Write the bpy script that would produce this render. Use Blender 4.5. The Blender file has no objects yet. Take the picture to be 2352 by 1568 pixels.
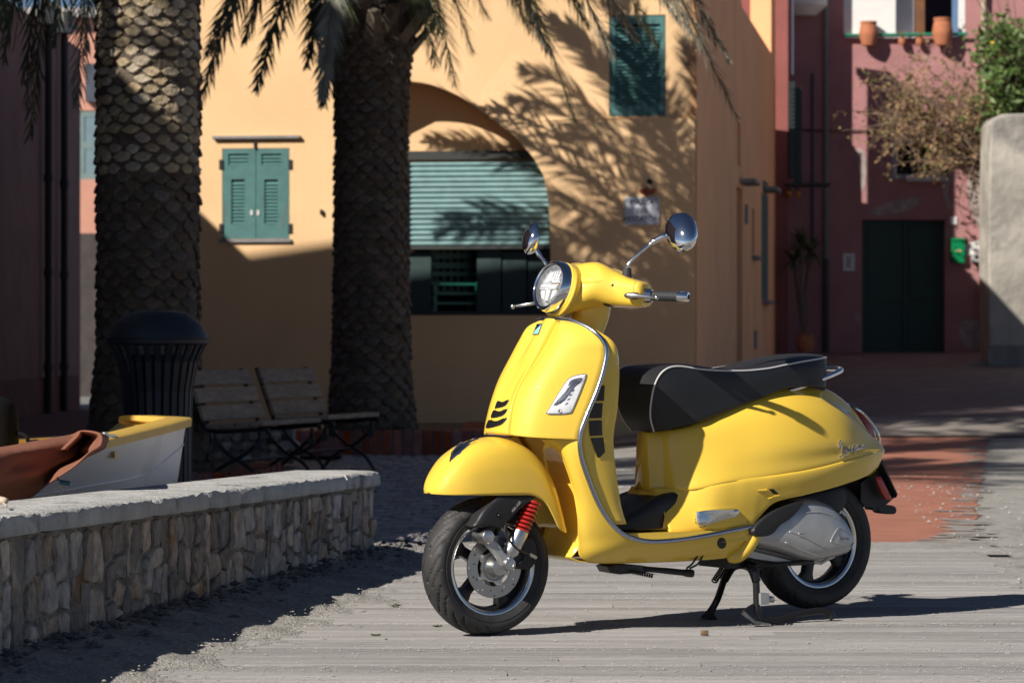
import bpy, bmesh, math, random
import numpy as np
from mathutils import Vector, Matrix
from mathutils.bvhtree import BVHTree
from mathutils.geometry import tessellate_polygon
random.seed(7); rng = np.random.default_rng(7)
SC = bpy.context.scene
COL = SC.collection
R = math.radians

# ------------------------------------------------------------------ camera, sky, sun, exposure
K = 7200.0; H = 1.0; CX = 1176.0; CY = 784.0          # focal length in survey pixels, eye height
cam_d = bpy.data.cameras.new('camera'); cam = bpy.data.objects.new('camera', cam_d); COL.objects.link(cam)
cam.location = (0, 0, H); cam.rotation_euler = (R(90), 0, 0)
cam_d.sensor_width = 36; cam_d.lens = 36 * K / 2352; cam_d.clip_end = 3000; cam_d.clip_start = .1
cam_d.dof.use_dof = True; cam_d.dof.focus_distance = 10.75; cam_d.dof.aperture_fstop = 7.1
SC.camera = cam
SUN_A = R(43); SUN_E = R(34.5)                           # heading of the light on the ground, height of the sun
TX, TY, TZ = math.cos(SUN_A) * math.cos(SUN_E), math.sin(SUN_A) * math.cos(SUN_E), -math.sin(SUN_E)
W = bpy.data.worlds.new('World'); SC.world = W; W.use_nodes = True
nt = W.node_tree; bg = nt.nodes['Background']
sky = nt.nodes.new('ShaderNodeTexSky'); sky.sky_type = 'NISHITA'; sky.sun_disc = False
sky.sun_elevation = SUN_E; sky.sun_rotation = math.atan2(-TX, -TY); sky.air_density = .5; sky.dust_density = .15; sky.ozone_density = 1.2
nt.links.new(sky.outputs[0], bg.inputs[0]); bg.inputs[1].default_value = .05
sun_d = bpy.data.lights.new('sun', 'SUN'); sun = bpy.data.objects.new('sun', sun_d); COL.objects.link(sun)
sun_d.energy = 5.0; sun_d.angle = R(.55); sun_d.color = (1, .93, .83)
sun.rotation_euler = Vector((TX, TY, TZ)).to_track_quat('-Z', 'Y').to_euler(); sun.location = (-8, -5, 12)
SC.view_settings.view_transform = 'Standard'; SC.view_settings.look = 'None'; SC.view_settings.gamma = 1
SC.view_settings.exposure = .35; SC.view_settings.use_curve_mapping = False

# ------------------------------------------------------------------ materials
MATS = {}
def mat(name, col, rough=.6, metal=0, var=.12, vs=6, bump=0, bs=40, coat=0, spec=.5, objvar=0, trans=0, emis=None, stain=None, col2=None, detail=6, stretch=None, alpha=1, coatr=.03):
    if name in MATS: return MATS[name]
    m = bpy.data.materials.new(name); m.use_nodes = True; MATS[name] = m
    t = m.node_tree; N = t.nodes; L = t.links; b = N['Principled BSDF']
    b.inputs['Roughness'].default_value = rough; b.inputs['Metallic'].default_value = metal
    b.inputs['Specular IOR Level'].default_value = spec
    if coat: b.inputs['Coat Weight'].default_value = coat; b.inputs['Coat Roughness'].default_value = coatr
    if trans: b.inputs['Transmission Weight'].default_value = trans
    if emis: b.inputs['Emission Color'].default_value = (*emis[0], 1); b.inputs['Emission Strength'].default_value = emis[1]
    tc = N.new('ShaderNodeTexCoord'); src = tc.outputs['Object']
    if stretch:
        mp = N.new('ShaderNodeMapping'); mp.inputs['Scale'].default_value = stretch; L.new(src, mp.inputs[0]); src = mp.outputs[0]
    out = None
    if var or col2:
        n = N.new('ShaderNodeTexNoise'); n.inputs['Scale'].default_value = vs; n.inputs['Detail'].default_value = detail; L.new(src, n.inputs['Vector'])
        r = N.new('ShaderNodeValToRGB'); L.new(n.outputs[0], r.inputs[0])
        c1 = [max(0, c * (1 - var)) for c in col]; c2 = list(col2) if col2 else [min(1, c * (1 + var)) for c in col]
        r.color_ramp.elements[0].color = (*c1, 1); r.color_ramp.elements[1].color = (*c2, 1)
        r.color_ramp.elements[0].position = .32; r.color_ramp.elements[1].position = .68
        out = r.outputs[0]
    if stain:   # (colour, scale, low, high): blotches with a shape of their own
        n = N.new('ShaderNodeTexNoise'); n.inputs['Scale'].default_value = stain[1]; n.inputs['Detail'].default_value = 8; n.inputs['Roughness'].default_value = .65
        L.new(src, n.inputs['Vector'])
        r = N.new('ShaderNodeMapRange'); r.inputs[1].default_value = stain[2]; r.inputs[2].default_value = stain[3]; L.new(n.outputs[0], r.inputs[0])
        mx = N.new('ShaderNodeMix'); mx.data_type = 'RGBA'; L.new(r.outputs[0], mx.inputs[0])
        if out: L.new(out, mx.inputs[6])
        else: mx.inputs[6].default_value = (*col, 1)
        mx.inputs[7].default_value = (*stain[0], 1); out = mx.outputs[2]
    if objvar:
        oi = N.new('ShaderNodeObjectInfo'); mr = N.new('ShaderNodeMapRange'); L.new(oi.outputs['Random'], mr.inputs[0])
        mr.inputs[3].default_value = 1 - objvar; mr.inputs[4].default_value = 1 + objvar
        hs = N.new('ShaderNodeHueSaturation'); L.new(mr.outputs[0], hs.inputs['Value'])
        m2 = N.new('ShaderNodeMath'); m2.operation = 'MULTIPLY_ADD'; L.new(oi.outputs['Random'], m2.inputs[0]); m2.inputs[1].default_value = 7.13; m2.inputs[2].default_value = 0
        fr = N.new('ShaderNodeMath'); fr.operation = 'FRACT'; L.new(m2.outputs[0], fr.inputs[0])
        ms = N.new('ShaderNodeMapRange'); L.new(fr.outputs[0], ms.inputs[0]); ms.inputs[3].default_value = 1 - objvar * 1.2; ms.inputs[4].default_value = 1 + objvar * 1.2
        L.new(ms.outputs[0], hs.inputs['Saturation'])
        if out: L.new(out, hs.inputs['Color'])
        else: hs.inputs['Color'].default_value = (*col, 1)
        out = hs.outputs[0]
    if out: L.new(out, b.inputs['Base Color'])
    else: b.inputs['Base Color'].default_value = (*col, 1)
    if bump:
        n = N.new('ShaderNodeTexNoise'); n.inputs['Scale'].default_value = bs; n.inputs['Detail'].default_value = 8; L.new(src, n.inputs['Vector'])
        bp = N.new('ShaderNodeBump'); bp.inputs['Strength'].default_value = bump; bp.inputs['Distance'].default_value = .02
        L.new(n.outputs[0], bp.inputs['Height']); L.new(bp.outputs[0], b.inputs['Normal'])
    return m

def glassy(name):
    m = bpy.data.materials.new(name); m.use_nodes = True; t = m.node_tree; t.nodes.clear(); N = t.nodes
    o = N.new('ShaderNodeOutputMaterial'); mx = N.new('ShaderNodeMixShader'); a = N.new('ShaderNodeBsdfTransparent'); g = N.new('ShaderNodeBsdfGlossy'); f = N.new('ShaderNodeFresnel'); f.inputs[0].default_value = 1.5
    g.inputs['Roughness'].default_value = .02; t.links.new(f.outputs[0], mx.inputs[0]); t.links.new(a.outputs[0], mx.inputs[1]); t.links.new(g.outputs[0], mx.inputs[2]); t.links.new(mx.outputs[0], o.inputs[0]); return m
# ------------------------------------------------------------------ objects
OFF = {}                                              # object -> world offset of its vertices
def tag(o, label=None, cat=None, group=None, kind=None):
    if label: o['label'] = label
    if cat: o['category'] = cat
    if group: o['group'] = group
    if kind: o['kind'] = kind
    return o
def thing(name, label, cat, loc=(0, 0, 0), rot=0, group=None):
    o = bpy.data.objects.new(name, None); COL.objects.link(o); o.location = loc; o.rotation_euler = (0, 0, rot)
    o.empty_display_size = .1
    return tag(o, label, cat, group)
def root_of(p):
    while p.parent: p = p.parent
    return p
def obj(name, vf, m, parent=None, smooth=False, local=False, kind=None, label=None, bevel=0, solid=0, loc=None):
    """vf = (verts, faces). Vertices are world positions unless local; a parent's location is taken off."""
    V, Fc = vf
    if parent is not None and not local:
        off = root_of(parent).location; V = [(v[0] - off.x, v[1] - off.y, v[2] - off.z) for v in V]
    elif loc is not None:
        V = [(v[0] - loc[0], v[1] - loc[1], v[2] - loc[2]) for v in V]
    me = bpy.data.meshes.new(name); me.from_pydata([tuple(map(float, v)) for v in V], [], [tuple(map(int, f)) for f in Fc]); me.validate()
    bm = bmesh.new(); bm.from_mesh(me); bmesh.ops.recalc_face_normals(bm, faces=bm.faces); bm.to_mesh(me); bm.free()
    if isinstance(m, (list, tuple)):
        for q in m: me.materials.append(q)
    else: me.materials.append(m)
    if smooth:
        me.polygons.foreach_set('use_smooth', [True] * len(me.polygons))
        if smooth is not True:
            try: me.set_sharp_from_angle(angle=R(smooth))
            except Exception: pass
    o = bpy.data.objects.new(name, me); COL.objects.link(o)
    if loc is not None and parent is None: o.location = loc
    if parent is not None: o.parent = parent
    if solid:
        s = o.modifiers.new('thickness', 'SOLIDIFY'); s.thickness = solid; s.offset = 0
    if bevel:
        b = o.modifiers.new('bevel', 'BEVEL'); b.width = bevel; b.segments = 2; b.limit_method = 'ANGLE'; b.angle_limit = R(40)
    if kind: o['kind'] = kind
    if label: o['label'] = label
    return o
def dup(o, parent=None):
    c = o.copy(); COL.objects.link(c)
    if parent is not None: c.parent = parent
    for ch in list(o.children): dup(ch, c)
    return c
class MB:
    def __init__(s): s.V = []; s.F = []
    def add(s, vf):
        n = len(s.V); s.V += [tuple(v) for v in vf[0]]; s.F += [tuple(i + n for i in f) for f in vf[1]]; return s
    @property
    def vf(s): return s.V, s.F
# ------------------------------------------------------------------ shapes: each returns (verts, faces)
def box(x0, x1, y0, y1, z0, z1):
    V = [(x0, y0, z0), (x1, y0, z0), (x1, y1, z0), (x0, y1, z0), (x0, y0, z1), (x1, y0, z1), (x1, y1, z1), (x0, y1, z1)]
    return V, [(0, 3, 2, 1), (4, 5, 6, 7), (0, 1, 5, 4), (1, 2, 6, 5), (2, 3, 7, 6), (3, 0, 4, 7)]
def xf(vf, M):
    return [tuple(M @ Vector(v)) for v in vf[0]], vf[1]
def cr(P, n):
    """Catmull-Rom through the points, n steps per span"""
    P = np.asarray(P, float); k = len(P)
    if k < 3: return np.array([P[0] + (P[-1] - P[0]) * i / n for i in range(n + 1)])
    Q = np.vstack([2 * P[0] - P[1], P, 2 * P[-1] - P[-2]]); out = []
    for i in range(k - 1):
        a, b, c, d = Q[i:i + 4]
        for j in range(n):
            t = j / n
            out.append(.5 * (2 * b + (c - a) * t + (2 * a - 5 * b + 4 * c - d) * t * t + (3 * b - a - 3 * c + d) * t ** 3))
    out.append(P[-1]); return np.array(out)
def lerpk(xs, ks, vs): return np.interp(xs, ks, vs)
def gridf(m, n, cu=False, cv=False):
    Fc = []
    for i in range(m - (0 if cu else 1)):
        for j in range(n - (0 if cv else 1)):
            a, b = i, (i + 1) % m; c, d = j, (j + 1) % n
            Fc.append((a * n + c, b * n + c, b * n + d, a * n + d))
    return Fc
def loft(keys, nu=4, nv=4, cv=False, caps=False):
    """smooth surface through a grid of key points (stations x points)"""
    A = np.asarray(keys, float)
    G = np.stack([cr(A[:, j], nu) for j in range(A.shape[1])], 1)
    if cv:
        rows = []
        for r in G:
            e = np.vstack([r[-1:], r, r[:2]]); q = cr(e, nv); rows.append(q[nv:-2 * nv] if False else q[nv:nv + nv * len(r)])
        G = np.array(rows)
    else: G = np.array([cr(r, nv) for r in G])
    m, n = G.shape[:2]
    V = G.reshape(-1, 3).tolist(); Fc = gridf(m, n, False, cv)
    if caps: Fc += [tuple(range(n)), tuple((m - 1) * n + j for j in reversed(range(n)))]
    return V, Fc
def tube(path, r, seg=8, caps=True, closed=False):
    P = np.asarray(path, float); k = len(P); rs = np.broadcast_to(np.asarray(r, float), (k,))
    V = []; up = None
    for i in range(k):
        if closed: t = P[(i + 1) % k] - P[i - 1]
        else: t = P[min(i + 1, k - 1)] - P[max(i - 1, 0)]
        t = t / (np.linalg.norm(t) + 1e-12)
        if up is None: up = np.array([0, 0, 1.]) if abs(t[2]) < .9 else np.array([1., 0, 0])
        b = np.cross(t, up); b /= np.linalg.norm(b) + 1e-12; up = np.cross(b, t)
        for j in range(seg):
            a = 2 * math.pi * j / seg; V.append(tuple(P[i] + rs[i] * (math.cos(a) * b + math.sin(a) * up)))
    Fc = gridf(k, seg, closed, True)
    if caps and not closed: Fc += [tuple(range(seg)), tuple((k - 1) * seg + j for j in range(seg))]
    return V, Fc
def lathe(prof, axis_o, ax, seg=32, cap=False, a0=0, a1=None):
    """revolve (radius, height) round ax"""
    ax = np.asarray(ax, float); ax /= np.linalg.norm(ax); o = np.asarray(axis_o, float)
    h = np.array([0, 0, 1.]) if abs(ax[2]) < .9 else np.array([1., 0, 0])
    e1 = np.cross(h, ax); e1 /= np.linalg.norm(e1); e2 = np.cross(ax, e1)
    full = a1 is None; n = seg if full else seg + 1; V = []
    for i in range(n):
        a = (a0 + 2 * math.pi * i / seg) if full else a0 + (a1 - a0) * i / seg
        d = math.cos(a) * e1 + math.sin(a) * e2
        for (r, z) in prof: V.append(tuple(o + d * r + ax * z))
    Fc = gridf(n, len(prof), full, False)
    if cap:
        k = len(prof)
        Fc += [tuple(i * k for i in range(n)), tuple(i * k + k - 1 for i in range(n))]
    return V, Fc
def cyl(p0, p1, r, seg=12, r1=None):
    return tube([p0, p1], [r, r if r1 is None else r1], seg)
def ball(c, r, sx=1, sy=1, sz=1, n=10):
    V = []; 
    for i in range(n + 1):
        a = math.pi * i / n
        for j in range(2 * n):
            b = math.pi * j / n; V.append((c[0] + r * sx * math.sin(a) * math.cos(b), c[1] + r * sy * math.sin(a) * math.sin(b), c[2] + r * sz * math.cos(a)))
    return V, gridf(n + 1, 2 * n, False, True)
def prism(poly, f0, f1, holes=()):
    """polygon (2D) carried to two levels by functions (x, y) -> point"""
    loops = [list(poly)] + [list(h) for h in holes]
    flat = [p for l in loops for p in l]; n = len(flat)
    tris = tessellate_polygon([[Vector((p[0], p[1], 0)) for p in l] for l in loops])
    V = [f0(*p) for p in flat] + [f1(*p) for p in flat]
    Fc = [tuple(t) for t in tris] + [tuple(i + n for i in reversed(t)) for t in tris]
    k = 0
    for l in loops:
        m = len(l)
        for i in range(m): a, b = k + i, k + (i + 1) % m; Fc.append((a, b, b + n, a + n))
        k += m
    return V, Fc
def rings_close(rings, cap0=True, cap1=True):
    n = len(rings[0]); V = [tuple(p) for r in rings for p in r]; Fc = gridf(len(rings), n, False, True)
    if cap0: Fc.append(tuple(range(n)))
    if cap1: Fc.append(tuple((len(rings) - 1) * n + j for j in range(n)))
    return V, Fc
def closed_cr(P, n):
    P = np.asarray(P, float); Q = np.vstack([P[-1:], P, P[:2]]); q = cr(Q, n); return q[n:n + n * len(P)]
def spring(p0, p1, r, wire, turns, seg=12):
    p0 = np.array(p0); p1 = np.array(p1); d = p1 - p0; L = np.linalg.norm(d); d /= L
    e1 = np.cross(d, [0, 1, .1]); e1 /= np.linalg.norm(e1); e2 = np.cross(d, e1)
    P = [p0 + d * L * i / (turns * seg) + r * (math.cos(2 * math.pi * i / seg) * e1 + math.sin(2 * math.pi * i / seg) * e2) for i in range(turns * seg + 1)]
    return tube(P, wire, 7)
def ray(px, py): return np.array([(px - CX) / K, 1.0, -(py - CY) / K])
def at(px, py, d): return ((px - CX) / K * d, d, H - (py - CY) / K * d)      # survey pixel and distance -> place
# ------------------------------------------------------------------ ground heights
def sstep(a, b, x):
    t = np.clip((x - a) / (b - a), 0, 1); return t * t * (3 - 2 * t)
def gz(x, d):
    prof = np.interp(d, [0, 22, 27, 30, 34, 40, 47, 60, 400], [0, 0, .03, .09, .2, .47, .82, .9, .9])
    return prof * sstep(.9, 2.0, x)
def sheet(x0, x1, y0, y1, nx, ny, dz, edge=None):
    V = []; 
    for j in range(ny + 1):
        y = y0 + (y1 - y0) * j / ny
        a, b = (edge(y) if edge else (x0, x1))
        for i in range(nx + 1):
            x = a + (b - a) * i / nx; V.append((x, y, float(gz(x, y)) + dz))
    return V, gridf(ny + 1, nx + 1)
m_cob = mat('cobble', (.20, .20, .205), .8, var=.3, vs=9, bump=.5, bs=25, stain=((.22, .21, .19), 1.3, .52, .7))
m_sand = mat('sand', (.30, .29, .27), .95, var=.3, vs=45, bump=.7, bs=110, stain=((.24, .225, .205), 9, .5, .7))
m_red = mat('red_paving', (.36, .145, .095), .85, var=.12, vs=3, bump=.25, bs=60, stain=((.34, .3, .26), 2.2, .6, .72))
m_purple = mat('stone_paving', (.155, .115, .115), .85, var=.25, vs=5, bump=.4, bs=30, stain=((.22, .18, .16), 1.5, .52, .7))
m_grey = mat('grey_gravel', (.33, .32, .30), .95, var=.2, vs=18, bump=.6, bs=90, stain=((.22, .2, .18), 2.5, .5, .66))
tag(obj('ground', (lambda V, F_: (V, F_))(*sheet(-60, 60, -20, 160, 120, 180, -.05)), m_cob, smooth=True), kind='structure')
tag(obj('far_ground', box(-1500, 1500, -900, 2500, -1.2, -.8), m_grey), kind='structure')
def wall_line(d): return -1.566 + (d - 9.59) * .1917       # foot of the low stone wall
def board_l(d): return float(np.interp(d, [8, 9.28, 10.8, 12.3, 14, 16], [-1.28, -1.06, -.78, -.58, -.53, -.5]))
def board_r(d): return float(np.interp(d, [8, 12.8, 15, 16], [2.6, 2.05, 2.31, 2.4]))
# sandy strip between the wall and the boards, heaped a little against the wall
V = []; nx, ny = 44, 240
for j in range(ny + 1):
    y = 7.0 + 9.5 * j / ny
    for i in range(nx + 1):
        t = i / nx; x = wall_line(y) - .12 + t * (board_l(y) + .22 - wall_line(y) + .12)
        z = -.012 + .075 * (1 - t) ** 1.6 + .012 * math.sin(y * 5.1 + t * 3) * t * (1 - t) * 2 + .008 * math.sin(y * 13 + t * 9) + rng.normal(0, .003)
        z = z * (1 - sstep(14.2, 16.4, y)) - .02 * sstep(14.2, 16.4, y)
        if t > .75: z = max(z, -.004 + .004 * math.sin(y * 17) + .004 * math.sin(y * 41 + t * 30) + rng.normal(0, .0035) - .055 * max(0, t - .76))
        V.append((x, y, z))
tag(obj('sand', (V, gridf(ny + 1, nx + 1)), m_sand, smooth=True), kind='structure')
tag(obj('grey_gravel_ground', sheet(2.0, 9, 7, 33, 22, 52, -.0105, lambda y: (-.3, 12)), m_grey, smooth=True), kind='structure')
tag(obj('red_pavement', sheet(1.2, 3, 15.25, 30, 12, 260, -.0055, lambda y: (.95 + (y - 15) * .02, 2.22 + (y - 15.2) * .157 + .018 * math.sin(y * 5.3) + rng.normal(0, .012))), m_red, smooth=True), kind='structure')
tag(obj('stone_band', sheet(.9, 9, 30.02, 33.5, 16, 10, .008), mat('stone_band', (.27, .24, .21), .9, var=.25, vs=4, bump=.4, bs=30, stain=((.15, .12, .11), 2, .5, .65)), smooth=True), kind='structure')
tag(obj('stone_paving', sheet(.9, 14, 33.52, 60, 20, 40, .008), m_purple, smooth=True), kind='structure')
tag(obj('sand_line', sheet(1, 2.6, 14.7, 15.62, 16, 6, .001, lambda y: (.6 if y > 15.1 else board_r(14.9) - .1, 2.34)), m_grey, smooth=True), kind='structure')

# boardwalk: one structure, each plank a part
m_plank = mat('weathered_plank', (.262, .252, .248), .85, var=.14, vs=4, bump=.3, bs=24, objvar=.16, stretch=(.35, 5, 5), stain=((.30, .292, .285), 2.2, .46, .64))
deck = thing('boardwalk', None, None); deck['kind'] = 'structure'
y = 7.4; k = 0
while y < 15.06:
    wd = random.choice([.135, .14, .145, .15]); a = board_l(y) + random.uniform(-.05, .05); b = board_r(y) + random.uniform(-.05, .05)
    z1 = .0 + random.uniform(-.003, .002); gap = random.choice([.008, .010, .012, .017]); g = wd - gap; V = []; 
    prof = [(0, z1 - .03), (0.001, z1 - .002), (.004, z1)]                # eased edges and shallow anti-slip grooves along the plank
    ng = 6
    for q in range(ng):
        c = g * (q + .5) / ng; prof += [(c - .005, z1), (c - .0035, z1 - .0035), (c + .0035, z1 - .0035), (c + .005, z1)]
    prof += [(g - .004, z1), (g - .001, z1 - .002), (g, z1 - .03)]
    n = len(prof); cut = [a, b]
    if k % 3: cut = [a, a + (b - a) * random.uniform(.3, .7), b]
    segs = list(zip(cut[:-1], cut[1:]))
    for (p, q) in segs:
        q2 = q - (.004 if q != b else 0); sk = random.uniform(-.004, .004)
        xs = np.linspace(p, q2, 8); V = []
        for i_, x in enumerate(xs):
            wob = .0012 * math.sin(x * 5 + k)
            for (c, z) in prof: V.append((x, y + c + sk * (x - p) / (b - a), z + wob))
        Fc = gridf(8, n) + [tuple(range(n)), tuple(7 * n + j for j in range(n))]
        obj('plank', (V, Fc), m_plank, deck)
    y += wd; k += 1

# loose stones, one mass
def pebble(c, r):
    V = []; sx, sy, sz = r * random.uniform(.7, 1.4), r * random.uniform(.7, 1.3), r * random.uniform(.4, .8); a = random.uniform(0, 6.3)
    for (x, y_, z) in ((1, 0, 0), (.3, .9, 0), (-.8, .6, .1), (-.9, -.5, 0), (.2, -1, 0), (.1, .05, 1), (0, 0, -.6)):
        x *= sx * random.uniform(.8, 1.2); y_ *= sy * random.uniform(.8, 1.2)
        V.append((c[0] + x * math.cos(a) - y_ * math.sin(a), c[1] + x * math.sin(a) + y_ * math.cos(a), c[2] + z * sz))
    return V, [(0, 1, 5), (1, 2, 5), (2, 3, 5), (3, 4, 5), (4, 0, 5), (1, 0, 6), (2, 1, 6), (3, 2, 6), (4, 3, 6), (0, 4, 6)]
def scatter(name, n, fn, m, rr):
    b = MB()
    for _ in range(n):
        x, y_, z = fn(); b.add(pebble((x, y_, z), rr() ))
    tag(obj(name, b.vf, m), kind='stuff')
def f_board():
    y_ = random.uniform(8.4, 15.1); return random.uniform(board_l(y_) - .05, board_r(y_) + .05), y_, .002
def f_rows():
    y_ = random.choice([8.9, 9.2, 9.31, 9.55, 9.7, 10.2, 11.1, 12.2, 13.3]) + random.gauss(0, .035); return random.uniform(board_l(y_), board_r(y_)), y_, .001
def f_sand():
    y_ = random.uniform(8.3, 15); t = random.random() ** 1.2; x = wall_line(y_) + t * (board_l(y_) + .2 - wall_line(y_)); return x, y_, -.008 + .075 * (1 - t) ** 1.6
def f_foot():
    y_ = random.uniform(8.6, 15.5); t = abs(random.gauss(0, .08)); return wall_line(y_) + .02 + t, y_, .068 - t * .2
def f_right():
    y_ = random.uniform(10, 28); return random.uniform(board_r(min(y_, 15)) - .05, board_r(min(y_, 15)) + 2), y_, 0
m_peb = mat('pale_grit', (.40, .39, .38), .9, var=.3, vs=30)
m_pebd = mat('dark_stones', (.11, .105, .11), .85, var=.4, vs=12)
scatter('grit', 5200, f_board, m_peb, lambda: random.choice([.0015, .002, .002, .0025, .004]))
scatter('grit', 5600, f_rows, m_peb, lambda: random.choice([.0015, .002, .003]))
scatter('gravel', 3400, f_sand, mat('grit_mid', (.30, .28, .25), .9, var=.35, vs=20), lambda: random.choice([.0025, .003, .004, .005, .007]))
scatter('dark_stones', 420, f_foot, m_pebd, lambda: random.choice([.006, .009, .012, .018, .022]))
scatter('gravel', 900, f_right, m_peb, lambda: random.choice([.005, .008, .012]))
# sand drifted over the edges of the red paving
sd_ = MB()
for k in range(230):
    if k % 3: y_ = 15.3 + 14.5 * random.random() ** 2.2; x_ = 2.22 + (y_ - 15.2) * .157 + -abs(random.gauss(.02, .07))
    else: y_ = 15.45 + abs(random.gauss(0, .14)); x_ = random.uniform(.9, 2.3)
    a_, b_ = random.uniform(.03, .15), random.uniform(.02, .09); z_ = float(gz(x_, y_)) - .0035 + k * .000012
    V = [(x_ + a_ * math.cos(t) * random.uniform(.6, 1.15), y_ + b_ * math.sin(t) * random.uniform(.6, 1.15), z_) for t in np.linspace(0, 6.28, 13)[:-1]]
    sd_.add((V, [tuple(range(12))]))
tag(obj('sand_drift', sd_.vf, m_grey), kind='stuff')
# cobbles of the square
cb = MB()
for j in range(100):
    for i in range(31):
        d = 14.7 + j * .155; x = -1.45 + i * .115 + (.055 if j % 2 else 0) + random.uniform(-.012, .012)
        if x > .95 + (d - 15) * .02 - .06: continue
        w_, h_ = .05 * random.uniform(.85, 1.08), .068 * random.uniform(.85, 1.08); z = -.012 + random.uniform(-.006, .008)
        V = [(x - w_, d - h_, z - .03), (x + w_, d - h_, z - .03), (x + w_, d + h_, z - .03), (x - w_, d + h_, z - .03),
             (x - w_ * .8, d - h_ * .8, z), (x + w_ * .8, d - h_ * .8, z + random.uniform(-.004, .004)), (x + w_ * .8, d + h_ * .8, z), (x - w_ * .8, d + h_ * .8, z)]
        cb.add((V, [(4, 5, 6, 7), (0, 1, 5, 4), (1, 2, 6, 5), (2, 3, 7, 6), (3, 0, 4, 7)]))
tag(obj('cobblestones', cb.vf, mat('cobbles', (.29, .285, .29), .75, var=.4, vs=7, bump=.4, bs=40, stain=((.3, .28, .25), 1.1, .52, .7))), kind='stuff')

# ------------------------------------------------------------------ low stone wall
lw = thing('stone_wall', 'low rubble stone wall with a chipped grey concrete top beside the boardwalk', 'wall', (wall_line(11.5), 11.5, 0))
u_ = np.array([.1883, .9821]); n_ = np.array([.9821, -.1883])          # along the wall, out of its face
o_ = np.array([wall_line(7.2), 7.2]); WL = (14.42 - 7.2) / u_[1]; TH = .34
def WP(s, out, z): p = o_ + u_ * s + n_ * out; return (p[0], p[1], z)
def top_z(s): return .50 - (.50 - .405) * s / WL - .0
m_mort = mat('mortar', (.25, .235, .21), .95, var=.25, vs=10, bump=.8, bs=45, stain=((.12, .11, .1), 6, .5, .7))
V = []; ns = 80
for i in range(ns + 1):
    s = WL * i / ns
    for (q, zz) in ((0, -.05), (0, .15), (0, .3), (0, top_z(s) - .07), (-TH, top_z(s) - .07), (-TH, -.05)):
        V.append(WP(s, q + (rng.normal(0, .006) if q == 0 else 0), zz))
obj('mortar', (V, gridf(ns + 1, 6) + [tuple(range(6)), tuple(ns * 6 + j for j in range(6))]), m_mort, lw)
m_stone = mat('rubble_stone', (.34, .295, .255), .85, var=.4, vs=18, bump=1, bs=24, objvar=.45, stain=((.36, .22, .12), 7, .56, .7))
def stone_on(poly, pr):
    """flat faced stone filling an irregular outline (along, height) on the wall face"""
    q = []
    n = len(poly); c = np.mean(poly, 0)
    for k in range(n):
        a, b = np.array(poly[k]), np.array(poly[(k + 1) % n])
        for f in (0, .36, .7):
            m = a + (b - a) * f; m = c + (m - c) * random.uniform(.86, .97) * (.93 if f == 0 else 1); q.append(m)
    tl = random.uniform(-.06, .06); t2 = random.uniform(-.05, .05); rings = []
    for (f, dd) in ((1.04, -.03), (1.0, pr * .4), (.9, pr)):
        rings.append([WP(c[0] + (m - c)[0] * f, (dd + (m - c)[0] * tl + (m - c)[1] * t2 + rng.normal(0, .0022)) if dd > 0 else dd, c[1] + (m - c)[1] * f) for m in q])
    return rings_close(rings, False, True)
def rubble(s, z, ws, hs, tilt):
    return stone_on([(s - ws, z - hs), (s + ws, z - hs * random.uniform(.8, 1.1)), (s + ws * random.uniform(.8, 1.1), z + hs), (s - ws, z + hs * random.uniform(.8, 1.1))], random.uniform(.006, .014))
s = .9; prev = None
def column_line(x):                                                      # a ragged upright joint
    return lambda z, a=random.uniform(-.16, .16), b=random.uniform(-.02, .02), c=random.uniform(0, 6): x + a * (z - .2) + b * math.sin(z * 14 + c)
left = column_line(s)
while s < WL - .03:
    wd_ = min(random.choice([.06, .075, .09, .105, .12, .145, .16]), WL - s); s += wd_; right = column_line(s) if s < WL - .04 else (lambda z: WL - .004); zh = top_z(s) - .074
    nb = random.choice([2, 2, 3, 3, 3, 4]) if wd_ > .07 else random.choice([1, 2, 2]); cuts = sorted([.0] + [zh * (k + 1) / nb * random.uniform(.84, 1.12) for k in range(nb - 1)] + [zh]); sl = [random.uniform(-.25, .25) for _ in cuts]; sl[0] = sl[-1] = 0
    for k in range(len(cuts) - 1):
        z0_, z1_ = cuts[k], cuts[k + 1]
        if z1_ - z0_ < .03: continue
        h = wd_ / 2; obj('stone', stone_on([(left(z0_), z0_ - sl[k] * h), (right(z0_), z0_ + sl[k] * h), (right((z0_ + z1_) / 2) + random.uniform(-.006, .006), (z0_ + z1_) / 2), (right(z1_), z1_ + sl[k + 1] * h), (left(z1_), z1_ - sl[k + 1] * h), (left((z0_ + z1_) / 2) + random.uniform(-.006, .006), (z0_ + z1_) / 2)], random.uniform(.004, .018)), m_stone, lw)
    left = right
for z in (.07, .16, .25, .33):                                           # the end of the wall
    for q in (-.05, -.17, -.28):
        k = rubble(0, z, .05, .038, random.uniform(-.1, .1))
        vs = []
        for v in k[0]:
            ss = (np.array(v[:2]) - o_) @ u_; nn = (np.array(v[:2]) - o_) @ n_; vs.append(WP(WL + nn - .0, q + ss, v[2]))
        obj('stone', (vs, k[1]), m_stone, lw)
m_cap = mat('rough_concrete', (.44, .44, .43), .92, var=.18, vs=9, bump=.45, bs=60, stain=((.14, .13, .12), 5, .56, .7))
cuts = [0, 1.3, 2.75, 3.93, 4.62, 5.05, 6.1, 6.75, WL + .03]
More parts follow.
